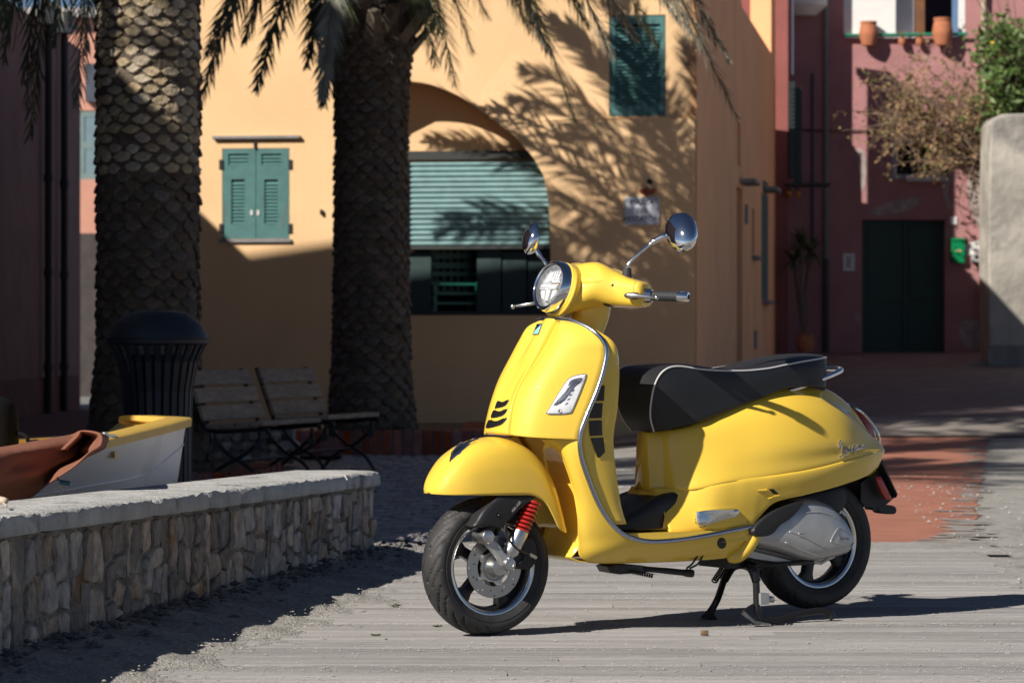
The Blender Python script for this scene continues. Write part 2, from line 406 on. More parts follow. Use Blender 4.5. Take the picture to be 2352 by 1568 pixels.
for a, b in zip(cuts[:-1], cuts[1:]):                                    # coping: slabs with broken ends
    V = []; nn = max(6, int((b - a) / .035)); 
    for i in range(nn + 1):
        t = i / nn; s = a + .004 + (b - a - .008) * t; zt = top_z(s)
        chip = (.035 * math.exp(-(t * (b - a) / .03) ** 2) + .035 * math.exp(-((1 - t) * (b - a) / .04) ** 2)) * (random.random() * .6 + .6 if 0 < a else .2)
        e = .045 - chip + rng.normal(0, .0022)
        for (q, zz) in ((-TH - .03, zt - .064), (-TH - .03, zt), (-.12, zt + rng.normal(0, .002)), (e - .03, zt - .001 + rng.normal(0, .0018)), (e - .008, zt - .007 + rng.normal(0, .003)), (e, zt - .02 + rng.normal(0, .002)), (e + .001, zt - .056), (e - .004, zt - .064)):
            V.append(WP(s, q, zz))
    obj('coping_slab', (V, gridf(nn + 1, 8, False, True) + [tuple(range(8)), tuple(nn * 8 + j for j in range(8))]), m_cap, lw, smooth=35)
# ------------------------------------------------------------------ the scooter, in its own axes: u back, v to its left, w up
TH_S = R(31); SF = np.array([-.09, 10.68]); SA = np.array([math.cos(TH_S), math.sin(TH_S)]); SL = np.array([math.sin(TH_S), -math.cos(TH_S)])
def uw(px, py, v):
    r = ray(px, py); t = (v + SF @ SL) / (r[:2] @ SL); P = t * r[:2]; return float((P - SF) @ SA), float(H + r[2] * t)
def vw(px, py, u):
    r = ray(px, py); t = (u + SF @ SA) / (r[:2] @ SA); P = t * r[:2]; return float((P - SF) @ SL), float(H + r[2] * t)
def S(u, v, w): return (u, -v, w)
def P3(px, py, v): u, w = uw(px, py, v); return S(u, v, w)
def loc_ray(px, py):
    r = ray(px, py); o = np.array([0, 0, H]); d = r
    def tl(p, isdir):
        q = p[:2] - (0 if isdir else SF); return Vector((q @ SA, -(q @ SL), p[2]))
    return tl(o, False), tl(d, True).normalized()
sco = thing('motor_scooter', 'glossy yellow scooter with black seat on its centre stand on the boardwalk', 'scooter', (SF[0], SF[1], 0), TH_S)
Z0 = 0.0
def so(name, vf, m, parent=None, smooth=35, **k):
    # the stand and wheels touch the planks, which lie Z0 above the ground the survey heights count from
    V = [(v[0], v[1], v[2] - Z0) for v in vf[0]]
    return obj(name, (V, vf[1]), m, parent or sco, smooth, local=True, **k)
def bvh_of(*vfs):
    b = MB(); [b.add(v) for v in vfs]; return BVHTree.FromPolygons([Vector(v) for v in b.V], b.F)
def hit(bv, px, py, off=0):
    o, d = loc_ray(px, py); p, n, i, t = bv.ray_cast(o, d)
    if p is None: p, n, i, t = bv.find_nearest(o + d * 10.9)
    if n.dot(d) > 0: n = -n
    return np.array(p + n * off), np.array(n)
def patch(bv, outline, rings, smooth_n=0, mid=True):
    """a small plate lying on a surface: outline in survey pixels, rings = [(scale, height above the surface)]"""
    q = closed_cr(outline, smooth_n) if smooth_n else np.array([np.array(outline[i]) * (1 - f) + np.array(outline[(i + 1) % len(outline)]) * f for i in range(len(outline)) for f in (0, .2, .4, .6, .8)]); c = q.mean(0); rr = []
    for (s, off) in rings: rr.append([hit(bv, *(c + (p - c) * s), off)[0] for p in q])
    V = [tuple(p) for r in rr for p in r]; Fc = gridf(len(rr), len(q), False, True)
    if mid:
        V.append(tuple(hit(bv, *c, rings[-1][1])[0])); k = len(V) - 1; b = (len(rr) - 1) * len(q)
        Fc += [(b + j, b + (j + 1) % len(q), k) for j in range(len(q))]
    return V, Fc
def seam(bv, pts, r=.0012, n=6, off=0.0): return tube([hit(bv, *p, off)[0] for p in cr(pts, n)], r, 6)
def pillow(out_px, v_px, levels, n=4):
    """solid with a domed side: outline in survey pixels read at lateral position v_px; levels = [(v, scale)]"""
    q = closed_cr([uw(x, y, v_px) for x, y in out_px], n) if n else np.array([uw(x, y, v_px) for x, y in out_px]); c = q.mean(0)
    return rings_close([[S(*(c + (p - c) * s)[:1], v, (c + (p - c) * s)[1]) for p in q] for v, s in levels])
def mir(vf): return [(v[0], -v[1], v[2]) for v in vf[0]], vf[1]

m_yel = mat('yellow_paint', (.86, .575, .066), .5, var=.0, coat=1, spec=.25, coatr=.012)
m_chr = mat('chrome', (.82, .83, .85), .05, 1, var=0)
m_alu = mat('satin_aluminium', (.62, .62, .61), .33, 1, var=.06, vs=30)
m_mach = mat('machined_rim', (.74, .74, .73), .2, 1, var=.04, vs=60)
m_trim = mat('trim_metal', (.46, .5, .58), .24, 1, var=0)
m_blk = mat('black_plastic', (.018, .018, .02), .45, var=.1, bump=.05, bs=300)
m_satin = mat('satin_black_metal', (.012, .012, .013), .3, var=0)
m_rub = mat('tyre_rubber', (.028, .028, .03), .62, var=.18, vs=40, bump=.06, bs=200, stain=((.05, .048, .046), 9, .5, .75))
m_seat = mat('seat_vinyl', (.014, .016, .022), .5, var=.1, bump=.15, bs=500)
m_pipe = mat('grey_piping', (.6, .6, .6), .5, var=0)
m_red = mat('red_spring', (.45, .02, .015), .3, var=0, coat=.6)
m_lens = mat('clear_lens', (.9, .93, .95), .06, var=0, trans=.85)
m_refl = mat('reflector_silver', (.85, .86, .88), .12, 1, var=0)
m_redl = mat('red_lens', (.42, .008, .008), .12, var=0, coat=1)
m_mirr = m_chr
m_cast = mat('cast_aluminium', (.50, .50, .50), .36, .55, var=.08, vs=20, bump=.06, bs=150)

# ---- wheels
def wheel(name, u0, w0, Ro, half, left_face, label):
    g = bpy.data.objects.new(name, None); COL.objects.link(g); g.parent = sco; g['label'] = label
    cx = np.array([u0, 0, w0])
    nA, nP = 420, 48
    key = np.array([(.160, -.044), (.172, -half * .86), (.196, -half), (Ro - .022, -half * .93), (Ro - .008, -half * .6), (Ro, 0), (Ro - .008, half * .6), (Ro - .022, half * .93), (.196, half), (.172, half * .86), (.160, .044)])
    pr = cr(key, 5); d = np.concatenate([[0], np.cumsum(np.linalg.norm(np.diff(pr, axis=0), axis=1))]); q = np.linspace(0, d[-1], nP)
    pr = np.stack([np.interp(q, d, pr[:, 0]), np.interp(q, d, pr[:, 1])], 1); V = []
    for i in range(nA):
        a = 2 * math.pi * i / nA
        for (r, v) in pr:
            t = v / half; dep = 0
            if r > Ro - .034:                                             # tread: slanted grooves, longer and shorter in turn, and a wandering one
                sgn = 1 if v > 0 else -1; x = a * 26 / (2 * math.pi) * 1 - sgn * abs(t) ** 1.1 * -2.1 + (.5 if sgn > 0 else 0)
                f = x - math.floor(x); m_ = int(math.floor(x)) % 2
                lo_, hi_ = (.10, .92) if m_ == 0 else (.38, .99)
                if abs(f - .5) < .09 and lo_ < abs(t) < hi_: dep = .0075
                x2 = a * 13 / (2 * math.pi) + sgn * abs(t) * 1.2 + .3; f2 = x2 - math.floor(x2)
                if abs(f2 - .5) < .03 and .45 < abs(t) < .8: dep = .006
            elif .19 < r < Ro - .034 and False: dep = 0
            V.append((u0 + (r - dep) * math.cos(a), -v, w0 + (r - dep) * math.sin(a)))
    so('tyre', (V, gridf(nA, nP, True, False)), m_rub, g, smooth=50)
    for sg in (1, -1):                                                    # raised bead lines on the sidewall
        so('sidewall_ring', lathe([(.185, 0), (.1855, .0018), (.188, .0018), (.1885, 0)], (u0, -sg * (half * .965), w0), (0, -sg, 0), 90), m_rub, g)
    rim = so('rim', lathe([(.1665, .040), (.1668, .047), (.1645, .050), (.160, .0498), (.152, .047), (.149, .043), (.1485, .03)], (u0, 0, w0), (0, -1, 0), 96), m_mach, g)
    so('rim', lathe([(.1665, .040), (.1668, .047), (.1645, .050), (.155, .049), (.149, .043), (.1485, .03)], (u0, 0, w0), (0, 1, 0), 96), m_mach, g)
    so('rim_barrel', lathe([(.1486, .032), (.142, .02), (.138, 0), (.142, -.02), (.1486, -.032)], (u0, 0, w0), (0, -1, 0), 72), m_satin, g, solid=.003)
    for k in range(5):
        a = 2 * math.pi * k / 5 + left_face; e = np.array([math.cos(a), math.sin(a)]); p = np.array([-e[1], e[0]]); rr = []
        for (r, hw, v0, v1) in ((.03, .026, -.02, .02), (.075, .017, -.012, .022), (.115, .017, -.008, .026), (.144, .032, -.01, .024)):
            rr.append([S(*(np.array([u0, w0]) + e * r + p * s_ * hw)[:1], v, (np.array([u0, w0]) + e * r + p * s_ * hw)[1]) for s_, v in ((-1, v0), (1, v0), (1, v1 - .004), (.55, v1), (-.55, v1), (-1, v1 - .004))])
        so('spoke', rings_close(rr), m_satin, g, smooth=30)
    so('hub', lathe([(0, .036), (.03, .036), (.04, .028), (.042, -.03), (.03, -.04), (0, -.04)], (u0, 0, w0), (0, -1, 0), 32), m_satin, g)
    return g
fw = wheel('front_wheel', 0, .2365, .2365, .061, R(8), 'front wheel with grooved black tyre and polished rim edge')
rw = wheel('rear_wheel', 1.375, .2735, .2435, .066, R(40), 'rear wheel lifted just clear of the planks')
# brake disc and carrier
ho = [(r * math.cos(a), r * math.sin(a)) for k in range(24) for a in [2 * math.pi * k / 24 + .1 * (k % 2)] for r in [.098 if k % 3 == 0 else (.088 if k % 3 == 1 else .08)]]
circ = lambda r, n, c=(0, 0): [(c[0] + r * math.cos(2 * math.pi * i / n), c[1] + r * math.sin(2 * math.pi * i / n)) for i in range(n)]
so('brake_disc', prism(circ(.106, 72), lambda x, y: S(x, .054, .2365 + y), lambda x, y: S(x, .0585, .2365 + y), [circ(.066, 40)] + [circ(.0036, 8, h) for h in ho]), mat('brake_steel', (.5, .49, .48), .32, 1, var=.05, vs=60), fw, smooth=False)
star = [((.072 if k % 4 in (0,) else .052) * math.cos(2 * math.pi * k / 20), (.072 if k % 4 in (0,) else .052) * math.sin(2 * math.pi * k / 20)) for k in range(20)]
so('disc_carrier', prism(closed_cr(star, 3).tolist(), lambda x, y: S(x, .050, .2365 + y), lambda x, y: S(x, .061, .2365 + y)), m_alu, fw, smooth=30)
for k in range(5):
    a = 2 * math.pi * k / 5; so('bolt', cyl(S(.064 * math.cos(a), .06, .2365 + .064 * math.sin(a)), S(.064 * math.cos(a), .065, .2365 + .064 * math.sin(a)), .006, 8), m_chr, fw)
rp = MB()
for k in range(44):
    a = 2 * math.pi * k / 44; e = np.array([math.cos(a), math.sin(a)]); p = np.array([-e[1], e[0]])
    c0 = e * .039; c1 = e * .048; q = [c0 - p * .0013, c0 + p * .0013, c1 + p * .0013, c1 - p * .0013]
    rp.add(prism([tuple(x) for x in q], lambda x, y: S(x, .0608, .2365 + y), lambda x, y: S(x, .0618, .2365 + y)))
so('tone_ring', rp.vf, m_blk, fw, smooth=False, kind='stuff')
so('axle_hub', lathe([(.036, .055), (.036, .066), (.03, .078), (.027, .095), (.02, .097), (0, .097)], (0, 0, .2365), (0, -1, 0), 32), m_alu, sco)
# swinging link, shock absorber and its red spring, brake caliper
V0 = .108
pv = uw(1116.6, 1231.8, V0); jn = uw(1165.8, 1294.6, V0)
arm = MB(); e = np.array(jn) - np.array(pv); e /= np.linalg.norm(e); p = np.array([-e[1], e[0]]); rr = []
for f, hw, v0, v1 in ((-.0, .020, .092, .116), (.35, .0165, .096, .118), (.7, .0165, .096, .118), (1.0, .021, .088, .120)):
    c = np.array(pv) + (np.array(jn) - np.array(pv)) * f; rr.append([S((c + p * s_ * hw)[0], v, (c + p * s_ * hw)[1]) for s_, v in ((-1, v0), (1, v0), (1, v1 - .006), (.6, v1), (-.6, v1), (-1, v1 - .006))])
so('suspension_link', rings_close(rr), m_cast, sco, smooth=30)
so('link_pivot', lathe([(.024, -.06), (.024, .012), (.021, .018), (.019, .019), (0, .019)], S(pv[0], V0, pv[1]), (0, -1, 0), 28), m_alu, sco)
so('link_pivot', lathe([(.023, -.05), (.023, .014), (.02, .02), (.012, .021), (.010, .019), (0, .019)], S(jn[0], V0, jn[1]), (0, -1, 0), 28), m_alu, sco)
st_ = np.array(P3(1226, 1152, .1)); sb = np.array(P3(1194, 1224, .1)); sl = np.array(P3(1172, 1268, .1)); sj = np.array(P3(1166, 1284, .1))
so('shock_spring', spring(st_, sb, .024, .0058, 8), m_red, sco)
so('shock_body', tube([sb + (st_ - sb) * 1.0, sb + (st_ - sb) * .05], .014, 16), m_blk, sco)
so('shock_cylinder', tube([sb + (st_ - sb) * .08, sb, sl, sl + (sj - sl) * .4, sj], [.0275, .0285, .0285, .022, .012], 24), m_alu, sco)
cov = [(1231, 1135), (1152, 1134), (1128, 1150), (1106, 1172), (1093, 1193), (1084, 1209), (1102, 1211), (1120, 1209), (1143, 1213), (1154, 1208), (1162, 1200), (1178, 1182), (1202, 1159)]
cover = pillow(cov, .105, [(.03, .97), (.10, 1.0), (.113, .98), (.119, .9), (.121, .6)], 4); so('fork_cover', cover, m_blk, sco, smooth=50)
bq = bvh_of(cover); hp, hn = hit(bq, 1142, 1181, .0); so('cover_bolt', lathe([(.007, -.002), (.007, .002), (.005, .003), (.0035, .001), (0, .001)], hp, hn, 14), m_satin, sco)
so('fork_leg', tube([S(.05, .05, .59), S(.03, .075, .48), S(pv[0], .085, pv[1])], [.03, .03, .026], 14), m_blk, sco)
cal = pillow([(1180, 1262), (1196, 1240), (1213, 1232), (1222, 1240), (1228, 1262), (1226, 1288), (1215, 1304), (1195, 1306), (1172, 1303), (1166, 1296)], .09, [(.05, .9), (.06, 1), (.10, 1), (.108, .9), (.11, .6)], 3)
so('brake_caliper', cal, m_blk, sco, smooth=35)
so('brake_hose', tube(cr([P3(1162, 1200, .115), P3(1160, 1222, .125), P3(1172, 1243, .13), P3(1190, 1262, .125), P3(1212, 1272, .118), P3(1225, 1278, .11), P3(1228, 1292, .108)], 6), .0042, 8), m_blk, sco)
so('brake_hose', tube(cr([P3(1164, 1204, .112), P3(1164, 1226, .12), P3(1180, 1252, .124), P3(1200, 1267, .118), P3(1204, 1280, .115), P3(1188, 1298, .114), P3(1170, 1305, .112)], 6), .0026, 8), m_blk, sco)
so('hose_union', cyl(P3(1216, 1272, .115), P3(1231, 1280, .11), .006, 10), m_alu, sco)
so('speed_sensor', tube([P3(1143, 1300, .075), P3(1158, 1311, .085), P3(1168, 1318, .085)], [.011, .010, .005], 10), m_alu, sco)

# ---- front mudguard: arch sections from the tip, over the wheel, to the rear corner
fk = []
for (uc, wc, b, ue, we) in [(-.222, .490, .012, -.222, .488), (-.212, .522, .058, -.206, .4865), (-.185, .570, .086, -.170, .4845), (-.137, .622, .108, -.110, .4835), (-.06, .662, .119, -.03, .482), (.03, .673, .123, .05, .481),
                           (.11, .655, .122, .115, .477), (.175, .607, .120, .165, .452), (.222, .535, .117, .198, .405), (.252, .445, .112, .226, .362), (.268, .36, .104, .256, .346)]:
    row = []
    for f in (-1, -.985, -.93, -.78, -.5, 0, .5, .78, .93, .985, 1):
        a = abs(f); k = {1: 1.0, .985: .72, .93: .45, .78: .2, .5: .06, 0: 0}[a]
        row.append(S(uc + (ue - uc) * k, b * f, wc + (we - wc) * k))
    fk.append(row)
fend = loft(fk, 6, 5); so('front_mudguard', fend, m_yel, sco, smooth=True, solid=.004)
bf = bvh_of(fend)
so('mudguard_crest', patch(bf, [(1033, 1062), (1037, 1042), (1052, 1024), (1068, 1013), (1100, 1008), (1104, 1010), (1085, 1020), (1068, 1034), (1052, 1048), (1036, 1062)], [(1, .0), (.96, .006), (.6, .010), (.2, .011)]), m_chr, sco, smooth=40)

# ---- leg shield: front skin from the raised horn cover to the metal-edged rim
def edge(px, py, v): return uw(px, py, v)
rim_px = [(1288, 733, .059), (1315, 737, .115), (1345, 749, .17), (1368, 764, .208), (1385, 783, .228), (1393, 808, .237), (1386, 850, .240), (1370, 900, .238), (1345, 960, .234), (1332, 1002, .230),
          (1335, 1050, .226), (1355, 1110, .221), (1378, 1163, .216), (1405, 1203, .212), (1440, 1230, .209), (1500, 1243, .207), (1600, 1233, .206), (1700, 1214, .204), (1737, 1207, .20)]
rimE = [(uw(x, y, v)[0], v, uw(x, y, v)[1]) for x, y, v in rim_px]
# centre line and crease of the horn cover
cen = [(uw(x, y, 0)) for x, y in [(1266, 731), (1250, 752), (1232, 785), (1207, 840), (1180, 890), (1160, 935), (1147, 968), (1143, 985), (1143, 996)]]
crs = [(x, y) for x, y in [(1286, 734), (1276, 752), (1259, 785), (1225, 840), (1197, 888), (1182, 935), (1178, 968), (1176, 985), (1175, 998)]]
cv_ = [.04, .043, .047, .054, .062, .071, .078, .081, .083]
rows = []
for i in range(9):
    cu, cw = cen[i]; ku, kw = uw(*crs[i], cv_[i]); eu, ev, ew = rimE[min(i, 9) if i < 9 else 9]
    E_ = rimE[[0, 1, 3, 5, 6, 7, 8, 9, 9][i]] if False else None
    rows.append(((cu, cw), (ku, cv_[i], kw)))
ei = [0, 2, 4, 5, 6, 7, 8, 9, 9.15]                                         # rim stations belonging to the rows
def rimat(t):
    i = min(int(t), len(rimE) - 2); f = t - i; return tuple(np.array(rimE[i]) * (1 - f) + np.array(rimE[i + 1]) * f)
grid = []
arch = [(1208, 999), (1236, 1006), (1262, 1018), (1285, 1040)]
for i in range(9):
    (cu, cw), (ku, kv, kw) = rows[i]; eu, ev, ew = rimat(ei[i])
    row = [(cu, 0, cw), (cu + (ku - cu) * .30, kv * .6, cw + (kw - cw) * .3), (ku, kv, kw)]
    for f in (.25, .5, .75, 1):                                            # the wing sweeps back and bulges forward a little
        bul = .043 * math.sin(math.pi * f) * (ev - kv) / .13
        row.append((ku + .012 * (1 - f) + (eu - ku) * f ** 1.15 - bul, kv + (ev - kv) * f, kw + (ew - kw) * f))
    grid.append(row)
def sym(row): return [S(u, -v, w) for u, v, w in row[:0:-1]] + [S(u, v, w) for u, v, w in row]
wing = []
for row in grid:
    wing.append(row)
shield = loft([sym([(r[0][0] + .010, r[0][1], r[0][2]), (r[1][0] + .010, r[1][1], r[1][2])] + r[2:]) for r in wing], 5, 4)
so('leg_shield', shield, m_yel, sco, smooth=60, solid=.004)
# horn cover, raised from the shield, with a folded edge
hc = []
for i, row in enumerate(grid):
    (cu, _, cw), _m, (ku, kv, kw) = row[:3]
    lift = .012 if i < 8 else .006; w_l = kv * .93
    mid = (cu + (ku - cu) * .12 - lift, w_l * .52, cw + (kw - cw) * .12)
    hc.append(sym([(cu - lift - .002, 0, cw), mid, (cu + (ku - cu) * .62 - lift, w_l * .90, cw + (kw - cw) * .62), (ku - .004, w_l, kw), (ku + .012, w_l * 1.0, kw)]))
last = [S(v[0] + .022, -v[1], v[2] - .010) if False else (v[0] + .03, v[1] * .96, v[2] - .006) for v in hc[-1]]
horn = loft(hc + [last], 5, 3); so('horn_cover', horn, m_yel, sco, smooth=50)
bs_ = bvh_of(shield, horn)
so('panel_seam', seam(bvh_of(shield), crs, .0016), m_blk, sco)
# three slots, darker inside with a metal rim
for pts in ([(1137, 938), (1143, 921), (1151, 924), (1159, 923), (1170, 918), (1163, 931), (1152, 936), (1141, 938)], [(1128, 957), (1134, 942), (1142, 945), (1152, 945), (1166, 939), (1158, 953), (1146, 958), (1132, 960)],
            [(1117, 979), (1124, 964), (1133, 968), (1146, 967), (1165, 959), (1156, 973), (1142, 979), (1121, 983)]):
    so('horn_slot', patch(bs_, pts, [(1.02, -.002), (1.0, .0022), (.86, .0026)], 3), m_trim, sco, smooth=40)
    c = np.mean(pts, 0); q = [tuple(c + (np.array(p) - c) * .74 + np.array([1, -2])) for p in pts]
    so('slot_opening', patch(bs_, q, [(1, .0028), (.5, .0032)], 3), m_satin, sco, smooth=40)
# badge
bp = [(1224, 770), (1235, 746.5), (1247.5, 746), (1238.5, 769.5)]
so('badge', patch(bs_, bp, [(1.12, -.001), (1.1, .005), (.9, .006)]), m_chr, sco, smooth=False)
so('badge_field', patch(bs_, [bp[0], bp[1], bp[2]], [(.93, .0075), (.5, .0078)]), mat('navy_enamel', (.01, .012, .05), .2, var=0, coat=1), sco, smooth=False)
so('badge_field', patch(bs_, [bp[0], bp[2], bp[3]], [(.93, .0075), (.5, .0078)]), mat('pale_teal_enamel', (.3, .68, .66), .2, var=0, coat=1), sco, smooth=False)
# metal edge all the way round the shield and along the floor
rp_l = cr([S(u, v, w) for u, v, w in rimE], 6); rp_r = np.array([(p[0], -p[1], p[2]) for p in rp_l])
so('edge_trim', tube(np.vstack([rp_r[::-1], rp_l]), .0085, 10), m_trim, sco, smooth=True)
# lower wings: from the wheel arch to the edge, then down under the floor
low = []
for (E_, A_, av, bul) in [(9, (1243, 1009), .10, .012), (10, (1284, 1040), .135, .018), (11, (1304, 1083), .150, .020), (12, (1318, 1132), .155, .018), (13, (1327, 1190), .155, .016), (14, (1329, 1240), .145, .012),
                         (14.55, (1342, 1285), .140, .004), (15.3, (1450, 1290), .145, .004), (16, (1560, 1287), .15, .004), (17, (1640, 1283), .15, .004), (17.75, (1690, 1277), .15, .004)]:
    e_ = np.array(rimat(E_)); a_ = np.array([uw(*A_, av)[0], av, uw(*A_, av)[1]]); row = [e_]
    for f in (.3, .65, .92):
        m = e_ + (a_ - e_) * f + np.array([-bul * math.sin(math.pi * f), .010 * math.sin(math.pi * f), 0]); row.append(m)
    row += [a_, a_ + np.array([.02, -.012, .006])]
    low.append([S(*p) for p in row])
lowL = loft(low, 5, 4); so('side_fairing', lowL, m_yel, sco, smooth=50, solid=.003); so('side_fairing', mir(lowL), m_yel, sco, smooth=50, solid=.003)
bl = bvh_of(lowL)
so('panel_seam', seam(bl, [(1331, 1219), (1352, 1216), (1376, 1208), (1402, 1197)], .0012), mat('seam_shadow_gap', (.2, .13, .01), .6, var=0), sco)
# inner wheel well and belly
well = []
for (u, w, b) in [(.115, .70, .10), (.20, .672, .13), (.27, .60, .145), (.305, .5, .15), (.318, .4, .15), (.31, .335, .145), (.27, .275, .125), (.262, .262, .12), (.30, .247, .125), (.42, .238, .135), (.7, .236, .145), (.9, .244, .145), (.93, .27, .145)]:
    well.append([S(u + (.01 if abs(f) == 1 else 0), b * f, w) for f in (-1, -.6, 0, .6, 1)])
so('belly_panel', loft(well, 4, 3), m_yel, sco, smooth=60, solid=.003)
# inner shield (knee side) with the louvred intake
ik = []
up_ = rimE[:15][::-1]; rw_ = [p[2] for p in up_]; ru_ = [p[0] + .003 for p in up_]; rv_ = [p[1] - .004 for p in up_]
for (w, eu, ev, dv, du) in [(1.055, .30, .10, .08, .03), (1.0, .345, .17, .14, .055), (.94, .362, .195, .175, .07), (.85, .335, .20, .185, .10), (.76, .30, .197, .185, .135), (.68, .275, .195, .187, .15), (.6, .275, .195, .185, .145), (.52, .30, .195, .18, .125), (.44, .345, .19, .17, .10), (.375, .395, .185, .16, .07)]:
    eu, ev = float(np.interp(w, rw_, ru_)), float(np.interp(w, rw_, rv_)); dv = dv + .022
    ik.append([S(eu, -ev, w), S(eu + du * .75, -ev + .004, w), S(eu + du, -dv * .9, w), S(eu + du + .008, 0, w), S(eu + du, dv * .9, w), S(eu + du * .75, ev - .004, w), S(eu, ev, w)])
inner = loft(ik, 4, 5); so('inner_shield', inner, m_yel, sco, smooth=50, solid=.003); bi = bvh_of(inner)
z2 = lambda x, y: ((1040 + x / 3.92) / 1.0884, (780 + y / 3.92) / 1.0884)
for q in ([(1780, 724), (1845, 716), (1836, 868), (1733, 870)], [(1724, 890), (1825, 890), (1814, 1036), (1690, 1040)], [(1688, 1062), (1816, 1058), (1820, 1205), (1697, 1212)], [(1704, 1232), (1830, 1226), (1846, 1370), (1792, 1425), (1770, 1420)]):
    pts = [z2(*p) for p in q]
    so('intake_louvre', patch(bi, pts, [(1.0, .004), (.75, .0045), (.5, .0045), (.25, .0045)], 0), m_satin, sco, smooth=False)
# neck between headset and shield
so('steering_neck', loft([[S(u + a * math.cos(t) * 1.1, a * math.sin(t) * .9, w) for t in np.linspace(0, 2 * math.pi, 13)[:-1]] for u, w, a in ((.40, 1.17, .078), (.425, 1.11, .066), (.41, 1.06, .066), (.37, 1.0, .075), (.35, .95, .08))], 4, 3, cv=True, caps=True), m_yel, sco, smooth=50)

# ---- floor and side sills
so('floor_board', prism([(.39, -.19), (.62, -.196), (.97, -.196), (.97, .196), (.62, .196), (.39, .19)], lambda x, y: S(x, y, .30), lambda x, y: S(x, y, .342)), m_yel, sco, smooth=False)
mt = []
for (u, b, h0, w0) in ((.37, .04, .0, .362), (.42, .10, .012, .372), (.48, .125, .02, .39), (.54, .135, .03, .418), (.60, .14, .035, .448), (.66, .135, .03, .468), (.73, .13, .01, .470), (.74, .09, .01, .45)):
    mt.append([S(u, b, .352), S(u, b * .95, w0 - .006), S(u, b * .6, w0), S(u, 0, w0 + .004), S(u, -b * .6, w0), S(u, -b * .95, w0 - .006), S(u, -b, .352)])
so('floor_mat', loft(mt, 4, 3), m_blk, sco, smooth=50)
# ---- rear body: cowls, lower band
st = [  # u, top w at the middle, shoulder (v, w), widest (v, w), crease (v, w)
    (.676, .690, .040, .682, .058, .60, .074, .486),
    (.705, .695, .070, .688, .092, .60, .118, .485),
    (.755, .706, .102, .698, .134, .61, .168, .488),
    (.84, .738, .120, .728, .168, .62, .200, .505),
    (.95, .786, .125, .776, .198, .63, .215, .518),
    (1.06, .824, .130, .808, .222, .64, .226, .530),
    (1.17, .845, .130, .822, .232, .645, .230, .543),
    (1.28, .848, .125, .815, .226, .645, .226, .560),
    (1.38, .836, .112, .790, .205, .65, .212, .577),
    (1.47, .795, .096, .745, .170, .64, .186, .591),
    (1.55, .735, .078, .685, .132, .630, .150, .600),
    (1.62, .655, .058, .640, .095, .622, .108, .605),
    (1.638, .622, .045, .618, .075, .612, .085, .606)]
body = []
for (u, wt, sv, sw, mv, mw, c_v, cw) in st:
    half = [(0, wt), (sv * .6, wt - .004), (sv, sw), (sv + (mv - sv) * .62, sw - (sw - mw) * .36), (mv, mw), (mv + (c_v - mv) * .6, mw - (mw - cw) * .6), (c_v, cw), (c_v - .02, cw - .004)]
    body.append([S(u, -v, w) for v, w in half[:0:-1]] + [S(u, v, w) for v, w in half])
front_cap = [(body[0][i][0] - .02 * 0 , body[0][i][1] * .9, body[0][i][2]) for i in range(len(body[0]))]
pre = [S(.632, -p[1] * .55, .0) for p in body[0]]; pre = [(.632 + .004, p[1] * .62, p[2] - .004) for p in body[0]]
cowl = loft([pre] + body, 5, 4, caps=True); so('rear_cowl', cowl, m_yel, sco, smooth=True)
low_e = [(.64, .345, .168), (.70, .345, .18), (.80, .346, .188), (.90, .347, .192), (.965, .352, .195), (1.0, .385, .20), (1.06, .435, .21), (1.17, .456, .216), (1.28, .475, .214), (1.38, .494, .203), (1.47, .512, .180), (1.53, .526, .150), (1.585, .540, .115)]
lowr = []
for (u, wl, vl) in low_e:
    uu = u if u < 1.5 else u + (u - 1.5) * .45
    cw = float(np.interp(uu, [s[0] for s in st], [s[7] for s in st])); c_v = float(np.interp(uu, [s[0] for s in st], [s[6] for s in st])); 
    if u < .66: cw, c_v = .487, .072
    c_v += .0025
    lowr.append([S(uu, c_v - .012, cw + .001), S(uu, c_v, cw - .002), S(uu + (u - uu) * .3, c_v + .004 + .25 * (vl - c_v), cw + (wl - cw) * .3), S(uu + (u - uu) * .7, c_v + .003 + .7 * (vl - c_v), cw + (wl - cw) * .7), S(u, vl, wl), S(u, vl - .012, wl + .003)])
lband = loft(lowr, 6, 4); so('lower_side_panel', lband, m_yel, sco, smooth=50, solid=.003); so('lower_side_panel', mir(lband), m_yel, sco, smooth=50, solid=.003)
fr = [[S(u, v, w) for v in (-b, -b * .9, -b * .45, 0, b * .45, b * .9, b)] for u, w, b in ((.66, .487, .118), (.628, .486, .10), (.615, .46, .10), (.602, .42, .11), (.575, .385, .12), (.54, .352, .13))]
fr = [[S(.64 if abs(v) > .85 else (.655 - .02 - (1 - v * v) * .03) - dz * .3 * 0 - du, v * b, w) for v in (-1, -.9, -.5, 0, .5, .9, 1)] for w, b, du, dz in ((.487, .070, -.036, 0), (.46, .10, -.022, 0), (.42, .13, .003, 0), (.38, .15, .036, 0), (.346, .158, .072, 0))]
so('tunnel_front', loft(fr, 4, 4), m_yel, sco, smooth=60, solid=.003)
tl = [[S(u, v, w) for v in (-b, -b * .5, 0, b * .5, b)] for u, w, b in ((1.622, .605, .07), (1.625, .585, .08), (1.605, .55, .085), (1.57, .525, .09))]
so('tail_panel', loft(tl, 4, 4), m_yel, sco, smooth=50, solid=.003)
bb = bvh_of(cowl, lband)
m_gap = MATS['seam_shadow_gap']
so('panel_seam', seam(bb, [(1478, 1128), (1540, 1130), (1600, 1127), (1650, 1111), (1720, 1100), (1800, 1089), (1900, 1067), (1960, 1053), (2012, 1042)], .0011), m_gap, sco)
so('panel_seam', seam(bb, [(1652, 1111), (1690, 1147), (1710, 1174), (1716, 1205)], .0010), m_gap, sco)
